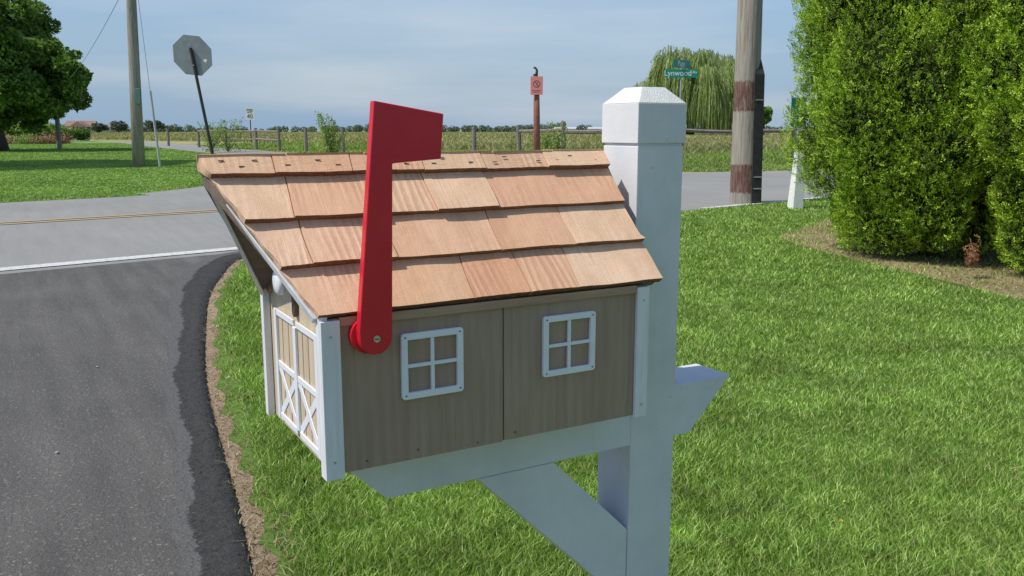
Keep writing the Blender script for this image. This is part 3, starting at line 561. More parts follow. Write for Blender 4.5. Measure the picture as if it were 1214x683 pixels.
# speed sign
sp = empty('speed_sign', at(298, 62), face, label='small white speed sign beyond the fence at left', cat='road sign')
MB().tube([(0, 0.04, -.1), (0, 0.04, 2.2)], 0.04, 6).build('post', M['post_dark'], sp)
MB().box(-.31, .31, 0, .02, 1.72, 2.50).build('sign_plate', M['signwhite'], sp)
text_mesh('SPEED', 0.17, sp, M['black'], (0, -.006, 2.39), (R(90), 0, 0)); text_mesh('LIMIT', 0.17, sp, M['black'], (0, -.006, 2.24), (R(90), 0, 0)); text_mesh('40', 0.42, sp, M['black'], (0, -.006, 1.95), (R(90), 0, 0))
# rusty post with faded notice
rp = empty('notice_post', at(636, 21.5), face, label='rusty brown post carrying a faded pink notice', cat='sign post')
MB().tube([(0.015, 0.03, -.1), (0, 0.03, 1.3), (-.01, 0.03, 2.1)], [0.088, 0.078, 0.07], 10).build('post', M['rust'], rp, smooth=True)
MB().tube([(-.01, 0.03, 2.1), (-.01, .03, 2.3), (0.0, .03, 2.42), (-.04, .03, 2.475), (-.085, .03, 2.475)], [0.05, 0.034, 0.028, 0.026, 0.02], 8).build('hook', M['post_dark'], rp)
MB().tube([(-.05, .0, 2.22), (-.05, .0, 2.33)], [0.05, 0.035], 8).build('insulator', M['post_dark'], rp)
MB().box(-.155, .14, -.075, -.062, 1.84, 2.27).build('notice', M['pink'], rp, bevel=0.004)
m = MB(); n_ = 24
for i in range(n_):
    a0 = 2*math.pi*i/n_; a1 = 2*math.pi*(i+1)/n_; q = lambda r_, a: (-.008+r_*math.cos(a), -.077, 2.09+r_*math.sin(a)); m.add([q(.085, a0), q(.085, a1), q(.065, a1), q(.065, a0)], [(0, 1, 2, 3)])
q = [(-.06, 2.15), (-.048, 2.16), (.045, 2.03), (.032, 2.02)]; m.add([(a, -.078, b) for a, b in q], [(0, 1, 2, 3)]); m.box(-.02, .01, -.0775, -.077, 2.06, 2.12)
m.build('symbol', M['ink'], rp)
m = MB(); m.box(-.11, .09, -.077, -.076, 1.93, 1.945); m.box(-.09, .07, -.077, -.076, 1.895, 1.908); m.build('print', M['ink'], rp)
# street name signs
ss = empty('street_name_sign', at(804, 22.5), face, label='green street name blades on a slim post before the willow', cat='street sign')
MB().tube([(0, 0.02, -.1), (0, 0.02, 2.78)], 0.024, 8).build('post', M['galv'], ss)
bl = MB().box(-.415, .405, -.012, -.004, 2.30, 2.50).build('name_blade', M['green'], ss); text_mesh('Lynwood', 0.20, bl, M['signwhite'], (-.09, -.0145, 2.405), (R(90), 0, 0), squash=0.92); text_mesh('Av', 0.11, bl, M['signwhite'], (.33, -.0145, 2.43), (R(90), 0, 0))
b2 = MB().box(-.40, .40, -.004, .004, -.10, .10).build('cross_blade', M['green'], ss); b2.location = (0, 0.0, 2.635); b2.rotation_euler = (0, 0, R(48)); text_mesh('Page', 0.19, b2, M['signwhite'], (-.02, -.0065, 0), (R(90), 0, 0))
MB().tube([(0, 0.02, 2.75), (0, 0.02, 2.84)], [0.02, 0.012], 8).build('cap', M['post_dark'], ss)
# green sign half hidden by the shrub
gs = empty('green_route_sign', at(941, 15.5), face + R(22), label='narrow green sign with white lettering poking out behind the shrub', cat='road sign')
MB().tube([(0.05, 0.03, -.1), (0.05, 0.03, 1.4)], 0.02, 8).build('post', M['galv'], gs)
MB().box(-.15, .17, 0, .008, 1.06, 1.56).build('sign_plate', M['green'], gs); text_mesh('S', 0.19, gs, M['signwhite'], (-.05, -.003, 1.20), (R(90), 0, 0))
# white concrete marker
wm = empty('marker_post', at(943, 11.3), face + R(12), label='short tapered white marker post at the foot of the shrub', cat='marker post')
MB().hexa([(-.085, -.08, -.05), (.075, -.08, -.05), (.075, .08, -.05), (-.085, .08, -.05)], [(-.035, -.04, .74), (.045, -.04, .74), (.045, .05, .74), (-.035, .05, .74)]).build('shaft', M['capwhite'], wm, bevel=0.008)

def quadpole(name, u0, d_, height, r0, r1, dxy, label, parent=None):
    root = empty(name, at(u0, d_), face, label=label, cat='utility pole'); return root
# right utility pole
up = empty('utility_pole', at(881, 12.3), face, label='thick weathered wooden pole with two dark red stained bands', cat='utility pole')
tx = lambda z: -0.012*z
rr = lambda z: 0.188 - 0.0085*z
def seg(z0, z1, nm, mt, ex=0.0, parent=up):
    zs = np.linspace(z0, z1, max(2, int((z1-z0)/0.25)+1)); m = MB(); m.tube([(tx(z), 0, z) for z in zs], [rr(min(z, 6))+ex for z in zs], 28, True); return m.build(nm, mt, parent, smooth=False)
k = NM('banded_pole_wood'); g = k.noise(1, 6, 0.7, k.coord((28, 28, 1.4)), 0.5); c = k.ramp(g, [(0.28, (0.17, 0.145, 0.12)), (0.5, (0.33, 0.295, 0.25)), (0.75, (0.46, 0.42, 0.37))])
sxyz = k.n('SeparateXYZ'); k.l(k.coord(), sxyz.inputs[0]); ad = k.n('Math', operation='MULTIPLY_ADD'); k.l(k.noise(1, 6, 0.8, k.coord((30, 30, 5))), ad.inputs[0]); ad.inputs[1].default_value = 0.13; k.l(sxyz.outputs[2], ad.inputs[2])
dv = k.n('Math', operation='DIVIDE'); k.l(ad.outputs[0], dv.inputs[0]); dv.inputs[1].default_value = 2.0
bandf = k.ramp(dv.outputs[0], [(0.100, 0.0), (0.112, 1.0), (0.292, 1.0), (0.304, 0.0), (0.655, 0.0), (0.667, 1.0), (0.855, 1.0), (0.867, 0.0)])
wearf = k.ramp(k.noise(1, 5, 0.75, k.coord((40, 40, 6))), [(0.45, 1.0), (0.68, 0.30)]); mm = k.n('Math', operation='MULTIPLY'); k.l(bandf, mm.inputs[0]); k.l(wearf, mm.inputs[1])
c = k.mix(mm.outputs[0], c, (0.14, 0.066, 0.054)); k.bump(g, 0.8, 0.02); M['banded'] = k.fin(c, 0.88, 0, 0.15)
seg(-.3, 8.5, 'shaft', M['banded'])
for o in up.children:
    for p_ in o.data.polygons: p_.use_smooth = len(p_.vertices) == 4
m = MB(); zs = [-.1, 1.6, 1.84, 1.98]; 
m.hexa([(.07, -.18, -.1), (.222, -.13, -.1), (.232, .05, -.1), (.10, .14, -.1)], [(.03, -.18, 1.74), (.180, -.13, 1.74), (.192, .05, 1.74), (.06, .14, 1.74)])
m.hexa([(.03, -.18, 1.7402), (.180, -.13, 1.7402), (.192, .05, 1.7402), (.06, .14, 1.7402)], [(.05, -.13, 1.95), (.135, -.08, 1.95), (.135, .03, 1.95), (.05, .10, 1.95)])
m.build('cable_guard', M['darkpole'], up, bevel=0.006)
for zz in (0.20, .36, 1.40):
    MB().box(.09-.022*zz, .205-.022*zz, -.192, -.15, zz, zz+.012).build('strap', M['galv'], up)
MB().tube([(tx(8.5), 0, 8.4), (tx(8.6), 0, 8.6)], [rr(6)-.002, .10], 16).build('pole_tip', M['pole'], up)
MB().box(-.9, 1.1, -.19, -.08, 7.6, 7.72).build('cross_arm', M['pole'], up)
# left utility pole
lp = empty('utility_pole', at(165, 24.4), face, label='tall grey utility pole on the lawn across the road', cat='utility pole')
MB().tube([(-.01, 0, -.3), (.05, 0, 2), (.13, 0, 4.6), (.25, 0, 9.0)], [0.165, 0.15, 0.125, 0.105], 18).build('shaft', M['pole'], lp, smooth=True)
MB().box(.10, .25, -.17, -.11, 1.70, 2.12).build('meter_box', simple('green_box', (0.07, 0.16, 0.14), 0.6, 0, 0.1, 10, 0), lp, bevel=0.01)
MB().box(-.9, 1.3, -.20, -.10, 8.4, 8.52).build('cross_arm', M['pole'], lp)
a = Vector((.13, -.1, 8.3)); gb = Vector((.68, -.25, 0))
MB().tube([a, gb+Vector((0, 0, -.1))], 0.007, 6).build('guy_wire', M['wire'], lp)
dirg = (gb-a); z_at = lambda z: a + dirg*((a.z-z)/(a.z+0.0))
MB().tube([z_at(0.02), z_at(2.05)], 0.033, 8).build('guy_guard', simple('guard_grey', (0.42, 0.44, 0.44), 0.6, 0, 0.1, 10, 0), lp)
# far service pole and wire
fp = empty('utility_pole', at(71, 48), face, label='slim far pole rising out of the leafy tree at left', cat='utility pole')
MB().tube([(0, 0, -.2), (.0, 0, 3), (-.45, 0, 7.0)], [0.13, 0.12, 0.10], 10).build('shaft', M['pole'], fp)
MB().box(-.62, -.05, -.15, -.09, 6.3, 6.38).build('cross_arm', M['post_dark'], fp)
A_ = Vector(at(151, 24.4, 4.9)); B_ = Vector(at(70, 48, 3.2)); m = MB(); pts = []
for i in range(15):
    t = i/14; p_ = A_.lerp(B_, t); p_.z -= 0.35*4*t*(1-t); pts.append(p_)
lo = Vector(A_); tag(MB().tube([p_-lo for p_ in pts], 0.008, 6).build('overhead_wire', M['wire']), 'thin overhead wire sloping down from the left pole', 'wire').location = lo

# ------------------------------------------------------------------ garden and houses at far left
def clump(name, u, d_, wd, hgt, mat, seed, label, cat, n=900, size=0.12, group=None):
    o = at(u, d_); lob = auto_lobes(0, 0, hgt*0.5, wd/2, hgt*0.5, 10, seed, (0.3, 0.5)); P, U = lobe_points(lob, n, seed, 0.6, False); P[:, 2] = np.abs(P[:, 2])
    V, F = leaves(P, U+np.array([0, 0, .4]), size, 1.1, 0.8, seed); ob = npmesh(name, V, F, mat, None, label=label, cat=cat, group=group); ob.location = o; return ob
for i, (u, d_, wd, h_, lab) in enumerate(((20, 70, 3.5, 1.6, 'low green shrub behind the flowers near the tree trunk'), (40, 74, 3.6, 2.0, 'tallest green shrub in the garden under the tree'), (58, 72, 3.0, 1.5, 'green shrub beside the slim far pole'), (78, 80, 2.8, 1.4, 'green shrub between the flower bed and the small roofed shelter'), (97, 82, 2.2, 1.3, 'rounded shrub right of the small roofed shelter'))):
    clump('garden_shrub', u, d_, wd, h_, M['weed'] if i % 2 else M['maple'], 60+i, lab, 'shrub', 1500, 0.13, 'shrubs in the far garden')
for i, (u, wd, mt, lab) in enumerate(((10, 2.6, M['straw'], 'pale flowering plants nearest the tree trunk'), (30, 2.4, M['weed'], 'low green plants in the middle of the flower bed'), (48, 2.2, M['straw'], 'pale flowering plants left of the red flowers'), (66, 3.2, M['flower'], 'bed of rust red flowers below the shrubs'))):
    clump('flower_clump', u, 66, wd, 0.55, mt, 80+i, lab, 'flowers', 1100, 0.07, 'flower clumps in the far garden')
gw = empty('garden_shelter', at(97, 86), face, label='small dark roofed garden shelter on the far lawn', cat='shelter')
for sx in (-.5, .5):
    for sy in (-.4, .4): MB().box(sx-.05, sx+.05, sy-.05, sy+.05, 0, 1.35).build('post', M['bark'], gw)
MB().prism([(-.85, 1.35), (.85, 1.35), (0, 1.85)], lambda a, b, k_: (a, -.6+1.2*k_, b)).build('roof', M['roofbrown'], gw)
MB().box(-.55, .55, -.45, .45, 0, .5).build('wall', M['stone'], gw)
def house(u, d_, L_, D_, hw, hr, label, wallm, roofm):
    h = empty('house', at(u, d_), face+R(14), label=label, cat='house', group='far houses')
    MB().box(-L_/2, L_/2, -D_/2, D_/2, -.1, hw).build('wall', wallm, h)
    MB().prism([(-D_/2-.4, hw), (D_/2+.4, hw), (0, hw+hr)], lambda a, b, k_: ((-L_/2-.4)+(L_+.8)*k_, a, b+0.003)).build('roof', roofm, h)
    for i in range(3): MB().box(-L_/2+L_*(i+.6)/3.4, -L_/2+L_*(i+.6)/3.4+1.2, -D_/2-.04, -D_/2-.003, 1.0, 2.1).build('window', M['glass'], h)
house(98, 330, 9.5, 8, 2.5, 2.0, 'low house with a brown roof on the horizon at left', M['housewall'], M['roofbrown'])
house(122, 380, 8, 8, 2.4, 1.4, 'low pale house on the horizon right of the brown roofed one', M['housewall'], simple('grey_roof', (0.22, 0.2, 0.2), 0.9, 0, 0.1, 2, 0))
house(715, 560, 62, 14, 1.9, 1.2, 'long low pale building on the horizon left of the willow', simple('pale_wall', (0.6, 0.6, 0.58), 0.9, 0, 0.05, 2, 0), simple('pale_roof', (0.5, 0.5, 0.5), 0.8, 0, 0.05, 2, 0))

# ------------------------------------------------------------------ mailbox post
X0, Y0, S = 0.5292, 0.094, 0.089; Z0 = 0.5898
mp_ = empty('mailbox_post', (X0+S/2, Y0+S/2, 0), label='white wooden post with pointed cap and diagonal brace under the mailbox', cat='mailbox post')
inv = (-(X0+S/2), -(Y0+S/2), 0)
def pbuild(m, *a, **k_):
    o = m.build(*a, **k_); o.location = inv; return o
pbuild(MB().box(X0, X0+S, Y0, Y0+S, -.2, 0.9765), 'post', M['white'], mp_, bevel=0.0012)
m = MB(); e = 0.0022; zc = 0.9805; zt = 1.0405; q = 0.0225; cxp, cyp = X0+S/2, Y0+S/2
m.hexa([(X0+.002, Y0+.002, .975), (X0+S-.002, Y0+.002, .975), (X0+S-.002, Y0+S-.002, .975), (X0+.002, Y0+S-.002, .975)], [(X0+.002, Y0+.002, .982), (X0+S-.002, Y0+.002, .982), (X0+S-.002, Y0+S-.002, .982), (X0+.002, Y0+S-.002, .982)])
pbuild(m, 'groove', M['white'], mp_)
lo = [(X0-e, Y0-e), (X0+S+e, Y0-e), (X0+S+e, Y0+S+e), (X0-e, Y0+S+e)]; m = MB(); m.hexa([(*p_, zc) for p_ in lo], [(*p_, zt) for p_ in lo]); cap = pbuild(m, 'cap', M['white'], mp_, bevel=0.0008)
m = MB(); m.hexa([(a, b, zt+.0003) for a, b in lo], [(cxp-q, cyp-q, 1.0655), (cxp+q, cyp-q, 1.0655), (cxp+q, cyp+q, 1.0655), (cxp-q, cyp+q, 1.0655)]); o = pbuild(m, 'cap_top', M['capwhite'], mp_, bevel=0.001)
pbuild(MB().prism([(.022, Z0-.001), (.113, .5005), (.6535, .5005), (.7405, Z0-.001)], lambda a, b, k_: (a, Y0+.0012+(S-.0024)*k_, b)), 'arm', M['white'], mp_, bevel=0.0015)
pbuild(MB().prism([(.2548, .4998), (.5285, .226), (.5285, .3565), (.3852, .4998)], lambda a, b, k_: (a, Y0+.0018+(S-.0036)*k_, b)), 'brace', M['white'], mp_, bevel=0.0015)
for (a, b) in ((.5655, 1.015), (.582, .99), (.558, .945), (.568, .908), (.602, .925), (.61, .57), (.585, .52)):
    o = MB().tube([(0, -.0008, 0), (0, .001, 0)], 0.0022, 8).build('nail', M['capwhite'], mp_); o.location = (inv[0]+a, inv[1]+Y0-(e if b > .98 else 0), b)

# ------------------------------------------------------------------ mailbox
LX, W, ZT = 0.4783, 0.2763, 0.782
mb = empty('mailbox', (LX/2, W/2, Z0), label='tan barn shaped mailbox with cedar shingle roof and red flag', cat='mailbox')
MI = (-LX/2, -W/2, -Z0)
def mbuild(m, name, mat, parent=None, **k_):
    o = m.build(name, mat, parent or mb, **k_)
    if parent is None or parent is mb: o.location = MI
    return o
FX = 0.009     # plane of the front wall
wall = MB().box(FX, .2432, 0, .012, Z0, ZT); mbuild(wall, 'side_wall', M['siding'], bevel=0.0008)
mbuild(MB().box(.2450, LX, .0004, .012, Z0+.001, ZT), 'side_wall', M['siding'], bevel=0.0008)
mbuild(MB().box(.2405, .2435+.0042, .005, .011, Z0+.002, ZT), 'wall_seam', M['siding'])
mbuild(MB().box(FX, LX, W-.012, W, Z0, ZT), 'side_wall', M['siding'])
mbuild(MB().box(.02, LX-.013, .013, W-.013, Z0+.001, Z0+.013), 'floor', M['deck'])
# roof geometry
e0 = np.array([-0.006, 0.7906]); RL = 0.2313; uu = np.array([.1442, .1808])/RL; nn_ = np.array([-.1808, .1442])/RL
def rp_(X, s, h, side=0):
    p_ = e0 + uu*s*RL + nn_*h; y = p_[0] if side == 0 else W-p_[0]; return (X, y, p_[1])
XF = lambda s: -0.003 - 0.099*s
XR = 0.503
for xw, nm in ((FX, 'front_wall'), (LX-.012, 'back_wall')):   # gable walls up to the roof deck
    t_ = 0.011 if nm == 'front_wall' else 0.012
    mbuild(MB().prism([(.0125, Z0+.001), (W-.0125, Z0+.001), (W-.0125, ZT), (W/2, .938), (.0125, ZT)], lambda a, b, k_: (xw+t_*k_, a, b)), nm, M['cream'] if nm == 'front_wall' else M['siding'])
roof = None
m = MB()
for side in (0, 1):
    m.hexa([rp_(XF(0)+.001, 0.012, -.0235, side), rp_(XR-.004, .012, -.0235, side), rp_(XR-.004, .868, -.0235, side), rp_(XF(.94)+.001, .868, -.0235, side)],
           [rp_(XF(0)+.001, 0.012, -.0118, side), rp_(XR-.004, .012, -.0118, side), rp_(XR-.004, .932, -.0118, side), rp_(XF(.97)+.001, .932, -.0118, side)])
roof = mbuild(m, 'roof', M['deck'])
# shingles: real overlapping courses
def shingle_face_mats(o):
    pass
courses = [(0.0, 0.292, [0.02, .088, .127, .202, .360]), (0.292, .585, [.005, .112, .264, .381]), (.585, .872, [-.001, .095, .172, .281]), (.872, 1.006, [-.014, .088, .191, .284, .385])]
courses[0] = (0.0, 0.292, [.085, .202, .282, .360])
courses[2] = (.585, .872, [-.001, .118, .188, .281])
for side in (0, 1):
    V = []; F = []; mats = []
    for ci, (s0, s1, joints) in enumerate(courses):
        js = joints if side == 0 else [j+.02 for j in joints]; ed_ = [None]+js+[XR]
        for i in range(len(ed_)-1):
            jit = random.uniform(-.004, .004); dh = random.uniform(-.0012, .0012) + (.0012 if i % 2 else 0); sb = s0 + jit; st_ = min(s1+0.06, 1.004) if ci < 3 else 1.004
            hb = dh; hu = (-.0098 if ci < 3 else -.0012+dh*.3); lo_ = (-.0093 if ci == 0 else -.0090)
            hu_top = hb + (hu-hb)*((st_-sb)/((s1-s0) if ci < 3 else (st_-sb)))
            if ci < 3: hu_top = hu-.0012
            ns = 10
            xl = (lambda s: XF(s)+.0008*math.sin(s*40)) if i == 0 else (lambda s, x=ed_[i]: x+.0007+.0018*math.sin(s*9+x*50))
            xr = (lambda s, x=ed_[i+1]: x-.0007+.0018*math.sin(s*9+x*50)) if i < len(ed_)-2 else (lambda s: XR-.0035*(1-min(1, abs(s-s0)*9))*0 - .006*(s > .3) + random.uniform(-.0003, .0003))
            wx = 9; n0 = len(V)
            ph = random.uniform(0, 6); amp = random.uniform(.0001, .0004)
            for a in range(ns+1):
                s = sb+(st_-sb)*a/ns
                for b in range(wx+1):
                    x0_, x1_ = xl(s), xr(s); x = x0_+(x1_-x0_)*b/wx
                    h_ = hb+(hu_top-hb)*a/ns + amp*math.sin(x*60+ph) + random.uniform(-.0001, .0001)
                    sj = s + ((.0022*math.sin(x*45+ph)+.0008*math.sin(x*260+ph)) if a == 0 else 0)
                    V.append(rp_(x, sj, h_, side))
            g_ = lambda a, b: n0+a*(wx+1)+b
            for a in range(ns):
                for b in range(wx): F.append((g_(a, b), g_(a, b+1), g_(a+1, b+1), g_(a+1, b))); mats.append(0)
            n1 = len(V)
            bt = lo_-.0004
            for b in range(wx+1):
                s = sb; x0_, x1_ = xl(s), xr(s); x = x0_+(x1_-x0_)*b/wx; sj = s+.0022*math.sin(x*45+ph)+.0008*math.sin(x*260+ph)+.001; V.append(rp_(x, sj, bt, side))
            for b in range(wx): F.append((n1+b, n1+b+1, g_(0, b+1), g_(0, b))); mats.append(1)
            # sides and underside
            nL = len(V); 
            su_ = min(st_, .930)
            for a in range(ns+1): V.append(rp_(xl(sb+(st_-sb)*a/ns), sb+(su_-sb)*a/ns, bt-.0022*a/ns, side)); V.append(rp_(xr(sb+(st_-sb)*a/ns), sb+(su_-sb)*a/ns, bt-.0022*a/ns, side))
            for a in range(ns): F.append((g_(a, 0), g_(a+1, 0), nL+2*a+2, nL+2*a)); mats.append(0); F.append((g_(a, wx), nL+2*a+1, nL+2*a+3, g_(a+1, wx))); mats.append(1 if i == len(ed_)-2 else 0); F.append((nL+2*a, nL+2*a+2, nL+2*a+3, nL+2*a+1)); mats.append(1)
    me = bpy.data.meshes.new('shingles'); me.from_pydata(V, [], F); me.materials.append(M['cedar']); me.materials.append(M['cedar_end']); me.polygons.foreach_set('material_index', mats)
    bm = bmesh.new(); bm.from_mesh(me); bmesh.ops.remove_doubles(bm, verts=bm.verts, dist=1e-6); bmesh.ops.recalc_face_normals(bm, faces=bm.faces); bm.to_mesh(me); bm.free()
    sh = link('shingles', me, None, roof)
    if side == 0:
        for (u_, s_, a_) in ((-.075, .955, 5), (-.035, .955, 0), (-.052, .915, 8), (.045, .95, -4), (.005, .92, 3), (.07, .915, 0), (.13, .955, 5), (.165, .915, -6), (.22, .95, 4), (.205, .912, 0), (.262, .915, 8), (.318, .95, 0), (.30, .912, 5), (.372, .915, -5), (.43, .95, 2), (.405, .918, 0), (.475, .912, 4)):
            p_ = rp_(u_, s_, .0012, 0); o = MB().box(-.0034, .0034, -.0004, .0004, -.001, .0001).build('staple', M['staple'], sh); o.location = p_; o.rotation_euler = (math.atan2(.1808, .1442), 0, R(a_))
# rake trims and eave fascias
for side in (0, 1):
    m = MB(); sA, sB = 0.005, (0.72 if side == 0 else .85); hx = -.0235 if side == 0 else -.034
    def rq(s, dx, h): return rp_(XF(s)+dx, s, h, side)
    m.hexa([rq(sA, -.0025, hx), rq(sA, .003, hx), rq(sB, .003, hx+.006), rq(sB, -.0025, hx+.006)], [rq(sA, -.0025, -.0125), rq(sA, .003, -.0125), rq(sB, .003, -.0125), rq(sB, -.0025, -.0125)])
    mbuild(m, 'rake_trim', M['trim'], bevel=0.0006)
    m = MB(); m.hexa([rp_(.004, .02, -.034, side), rp_(XR-.012, .02, -.034, side), rp_(XR-.012, .055, -.034, side), rp_(.004, .055, -.034, side)], [rp_(.004, .0, -.0238, side), rp_(XR-.012, .0, -.0238, side), rp_(XR-.012, .055, -.0238, side), rp_(.004, .055, -.0238, side)])
    mbuild(m, 'eave_board', M['fascia'])
    m = MB(); m.hexa([rp_(XR-.004, .02, -.026, side), rp_(XR-.0005, .02, -.026, side), rp_(XR-.0005, .85, -.026, side), rp_(XR-.004, .85, -.026, side)], [rp_(XR-.004, .02, -.012, side), rp_(XR-.0005, .02, -.012, side), rp_(XR-.0005, .9, -.012, side), rp_(XR-.004, .9, -.012, side)])
    mbuild(m, 'rake_edge', M['fascia'])
# corner trims
for sy in (0, 1):
    Yf = (lambda y: y) if sy == 0 else (lambda y: W-y)
    def ybox(x0, x1, ya, yb, z0, z1):
        a, b = sorted((Yf(ya), Yf(yb))); return MB().box(x0, x1, a, b, z0, z1)
    c = mbuild(ybox(-.002, .0215, -.0065 if sy == 0 else -.002, -.0005, Z0-.004 if sy == 0 else Z0, ZT-.001), 'corner_trim', M['trim'], bevel=0.0008)
    mbuild(ybox(-.002, FX-.0005, .0, .013 if sy == 0 else .012, Z0-.004 if sy == 0 else Z0, ZT+.004), 'corner_trim', M['trim'], bevel=0.0008)
    mbuild(ybox(.4585, .4795, -.0065, -.0005, Z0-.001, ZT-.001), 'corner_trim', M['trim'], bevel=0.0008)
    if sy == 0:
        for (x, z) in ((.0095, Z0+.018), (.0095, ZT-.02), (.469, Z0+.018), (.469, ZT-.02)):
            o = MB().tube([(x, -.0072, z), (x, -.006, z)], .0016, 8).build('screw', M['metal'], c)
mbuild(MB().box(.022, .4580, -.0040, -.0004, ZT-.009, ZT+.0018), 'eave_board', M['fascia'], bevel=0.0006)
# side windows
def bar_frame(m, rects, f):
    for r_ in rects: m.prism([(r_[0], r_[2]), (r_[1], r_[2]), (r_[1], r_[3]), (r_[0], r_[3])], f)
def rounded(x0, x1, z0, z1, r_, n=4):
    out = []
    for cx_, cz_, a0 in ((x1-r_, z0+r_, -90), (x1-r_, z1-r_, 0), (x0+r_, z1-r_, 90), (x0+r_, z0+r_, 180)):
        for i in range(n+1): a = R(a0+90*i/n); out.append((cx_+r_*math.cos(a), cz_+r_*math.sin(a)))
    return out
for side in (0, 1):
    for x0 in (.0983, .3026):
        x1 = x0+.0846; z0 = Z0+.0812; z1 = z0+.084; b = .0085; mu_ = .0046; xm = (x0+x1)/2; zm = (z0+z1)/2
        yo = (lambda t: -.0058+.0055*t) if side == 0 else (lambda t: W+.0003+.0055*t)
        outer = rounded(x0, x1, z0, z1, .004); inner = rounded(x0+b, x1-b, z0+b, z1-b, .001); n = len(outer); m = MB()
        vs = [(a, yo(0), c_) for a, c_ in outer]+[(a, yo(0), c_) for a, c_ in inner]+[(a, yo(1), c_) for a, c_ in outer]+[(a, yo(1), c_) for a, c_ in inner]; fs = []
        for i in range(n):
            j = (i+1) % n; fs += [(i, j, n+j, n+i), (2*n+i, 3*n+i, 3*n+j, 2*n+j), (i, 2*n+i, 2*n+j, j), (n+i, n+j, 3*n+j, 3*n+i)]
        m.add(vs, fs); fr = mbuild(m, 'window', M['plastic'], bevel=0.0008)
        m = MB(); yy = sorted((yo(.25), yo(1))); m.box(xm-mu_/2, xm+mu_/2, *yy, z0+b-.0005, z1-b+.0005); m.build('muntin', M['plastic'], fr, bevel=0.0005)
        m = MB(); yy = sorted((yo(.32), yo(.97))); m.box(x0+b-.0005, x1-b+.0005, *yy, zm-mu_/2, zm+mu_/2); m.build('muntin', M['plastic'], fr, bevel=0.0005)
        if side == 0:
            for (a, c_) in ((x0+.005, z0+.005), (x1-.005, z0+.005), (x0+.005, z1-.005), (x1-.005, z1-.005)): MB().tube([(a, -.0064, c_), (a, -.0056, c_)], .0011, 8).build('screw', M['bronze'], fr)
# front door
dr = MB(); dy0, dy1, dz0, dz1 = .030, .2265, Z0+.010, .757; mt = .0085; fx0, fx1 = .004, FX-.0003
door = mbuild(MB().box(FX-.0022, FX-.0002, dy0+.002, dy1-.002, dz0+.002, dz1-.002), 'front_door', M['cream'])
ym = (dy0+dy1)/2; zm = .680
m = MB(); 
for r_ in ((dy0, dy0+mt+.002, dz0, dz1), (dy1-mt-.002, dy1, dz0, dz1), (ym-.006, ym+.006, dz0+mt, dz1-mt)): m.box(fx0-.001, FX-.0024, r_[0], r_[1], r_[2], r_[3])
for z_ in (dz0, dz1-mt, zm-mt/2): m.box(fx0, FX-.0024, dy0+.011, ym-.0062, z_, z_+mt); m.box(fx0, FX-.0024, ym+.0062, dy1-.011, z_, z_+mt)
m.build('door_frame', M['plastic'], door, bevel=0.0006)
for (ya, yb) in ((dy0+.011, ym-.006), (ym+.006, dy1-.011)):
    m = MB(); za, zb = dz0+mt, zm-mt/2
    for k_, (p_, q_) in enumerate((((ya, za), (yb, zb)), ((yb, za), (ya, zb)))):
        d_ = np.array(q_)-np.array(p_); d_ /= np.linalg.norm(d_); o_ = np.array([-d_[1], d_[0]])*.0055; P_ = [tuple(np.array(p_)+o_), tuple(np.array(p_)-o_), tuple(np.array(q_)-o_), tuple(np.array(q_)+o_)]
        m.prism(P_, lambda a, b, t: (fx0+.001+.0005*k_+(FX-.0026-fx0-.001)*t, a, b))
    m.build('cross_brace', M['plastic'], door, bevel=0.0005)
# vertical board seams beside / on the door
for y_ in (.017, .023, .075, .10, .165, .195): MB().box(FX-.0028, FX-.0021, y_, y_+.0016, dz0+mt, dz1-mt).build('board_seam', M['deck'] if y_ < .03 else M['siding'], door)
kn = MB(); prof = [(-.001, .006), (-.012, .006), (-.014, .015), (-.017, .0175), (-.021, .0175), (-.024, .014), (-.025, .006)]
kn.tube([(FX+x, 0.138, .808) for x, _ in prof], [r_ for _, r_ in prof], 24); kn.build('knob', M['plastic'], door, smooth=True)
MB().prism([(.1190, .766), (.1255, .762), (.132, .766), (.132, .795), (.1255, .799), (.1190, .795)], lambda a, b, t: (FX-.006+.0055*t, a, b)).build('latch', M['bronze'], door, bevel=0.001)
# flag
FY0, FY1 = -.0250, -.0125
piv = (.0590, .7585)
arc = [(piv[0]+.0200*math.cos(a), piv[1]+.0195*math.sin(a)) for a in np.linspace(math.pi+.05, 2*math.pi-.02, 14)]
fl = [(.0640, 1.0330)] + [(.0385, .769)] + arc + [(.0795, .764), (.0848, .9625), (.1462, .9667), (.1504, 1.0192)]
flag = mbuild(MB().prism(fl, lambda a, b, t: (a, FY0+(FY1-FY0)*t, b)), 'flag', M['red'], bevel=0.0012)
MB().tube([(piv[0]-.004, -.0124, piv[1]+.002), (piv[0]-.004, -.0008, piv[1]+.002)], .0225, 28).build('mount_disc', M['red'], flag)
sc = MB().tube([(piv[0], -.0275, piv[1]), (piv[0], -.0248, piv[1])], .0042, 14).build('screw', M['metal'], flag)
MB().box(piv[0]-.0028, piv[0]+.0028, -.0279, -.0274, piv[1]-.0006, piv[1]+.0006).build('washer', M['staple'], flag)
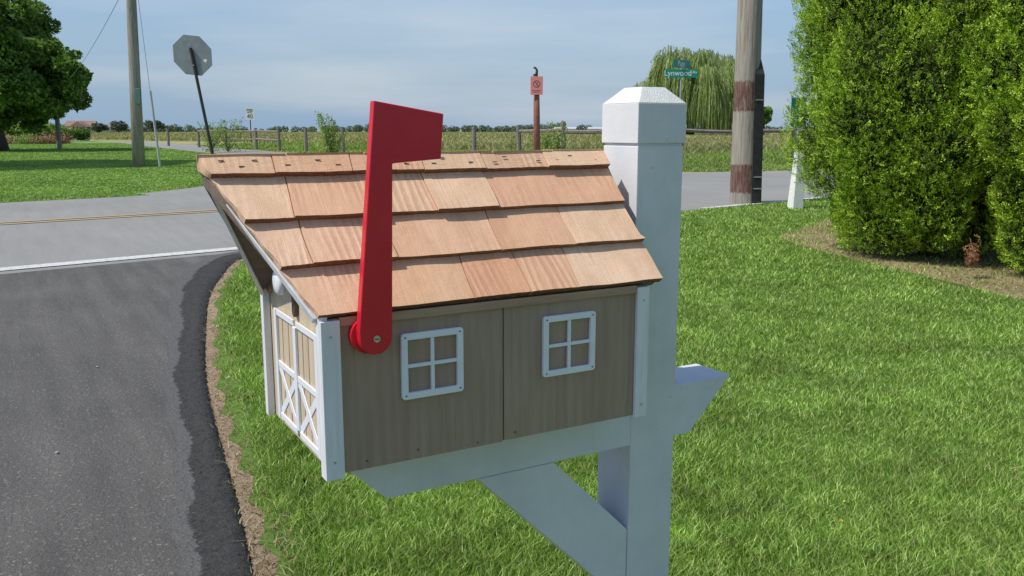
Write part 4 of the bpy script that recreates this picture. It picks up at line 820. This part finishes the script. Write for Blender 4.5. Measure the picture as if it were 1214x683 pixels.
# small screws along the wall
for (x, z) in ((.12, Z0+.012), (.205, Z0+.006), (.262, Z0+.01), (.052, Z0+.01)):
    o = mbuild(MB().tube([(x, -.0006, z), (x, .001, z)], .0013, 8), 'screw', M['bronze'])

# ------------------------------------------------------------------ small scattered things
r = np.random.default_rng(8)
gp = [(0.12+0.02*r.normal(), 0.9+0.32*i) for i in range(12)]
n = 0
for (x, y) in [(-.42, 2.45), (-.25, 2.0), (-.9, 3.1), (-.05, 3.05), (-.62, 1.9), (-1.3, 3.6), (.36, 2.95), (.40, 2.6), (.56, 3.6), (.24, 1.7)]:
    bm = bmesh.new(); bmesh.ops.create_icosphere(bm, subdivisions=2, radius=0.005 if x < .3 else 0.009)
    for v in bm.verts: v.co = Vector((v.co.x*1.3, v.co.y, v.co.z*.6))*(1+r.uniform(-.15, .15))
    me = bpy.data.meshes.new('pebble'); bm.to_mesh(me); bm.free(); me.materials.append(M['stone'])
    o = bpy.data.objects.new('pebble', me); COL.objects.link(o); o.location = (x, y, 0.005); o.rotation_euler = (0, 0, r.uniform(0, 6)); n += 1
    tag(o, 'tiny pale pebble lying on the driveway asphalt' if x < .2 else 'pale pebble on the dirt beside the driveway edge', 'pebble', 'pebbles on the driveway' if x < .2 else 'pebbles on the driveway verge')
# fallen yellow leaves and dandelions in the lawn
M['yellow'] = simple('yellow_petal', (0.62, 0.42, 0.03), 0.7, 0, 0.2, 20, 0)
C = []
for (u, d_) in ((1180, 2.75), (995, 2.08), (985, 2.12), (1145, 3.0), (1095, 5.6), (1122, 5.55), (1160, 5.4), (1205, 5.15), (1112, 5.7), (975, 3.3), (1000, 2.2), (1050, 4.1), (1150, 4.0), (900, 3.4), (1200, 3.3)):
    C.append(at(u, d_, 0.024))
C = np.array(C); Cc = np.repeat(C, 3, 0) + r.normal(0, .004, (len(C)*3, 3))*np.array([1, 1, .4]); V, F = leaves(Cc, Cc*0+np.array([0, 0, 1.]), 0.0045, 1.3, .5, 3)
npmesh('fallen_petals', V, F, M['yellow'], None, kind='stuff', label='scattered tiny yellow leaves lying in the green lawn', cat='fallen leaves')
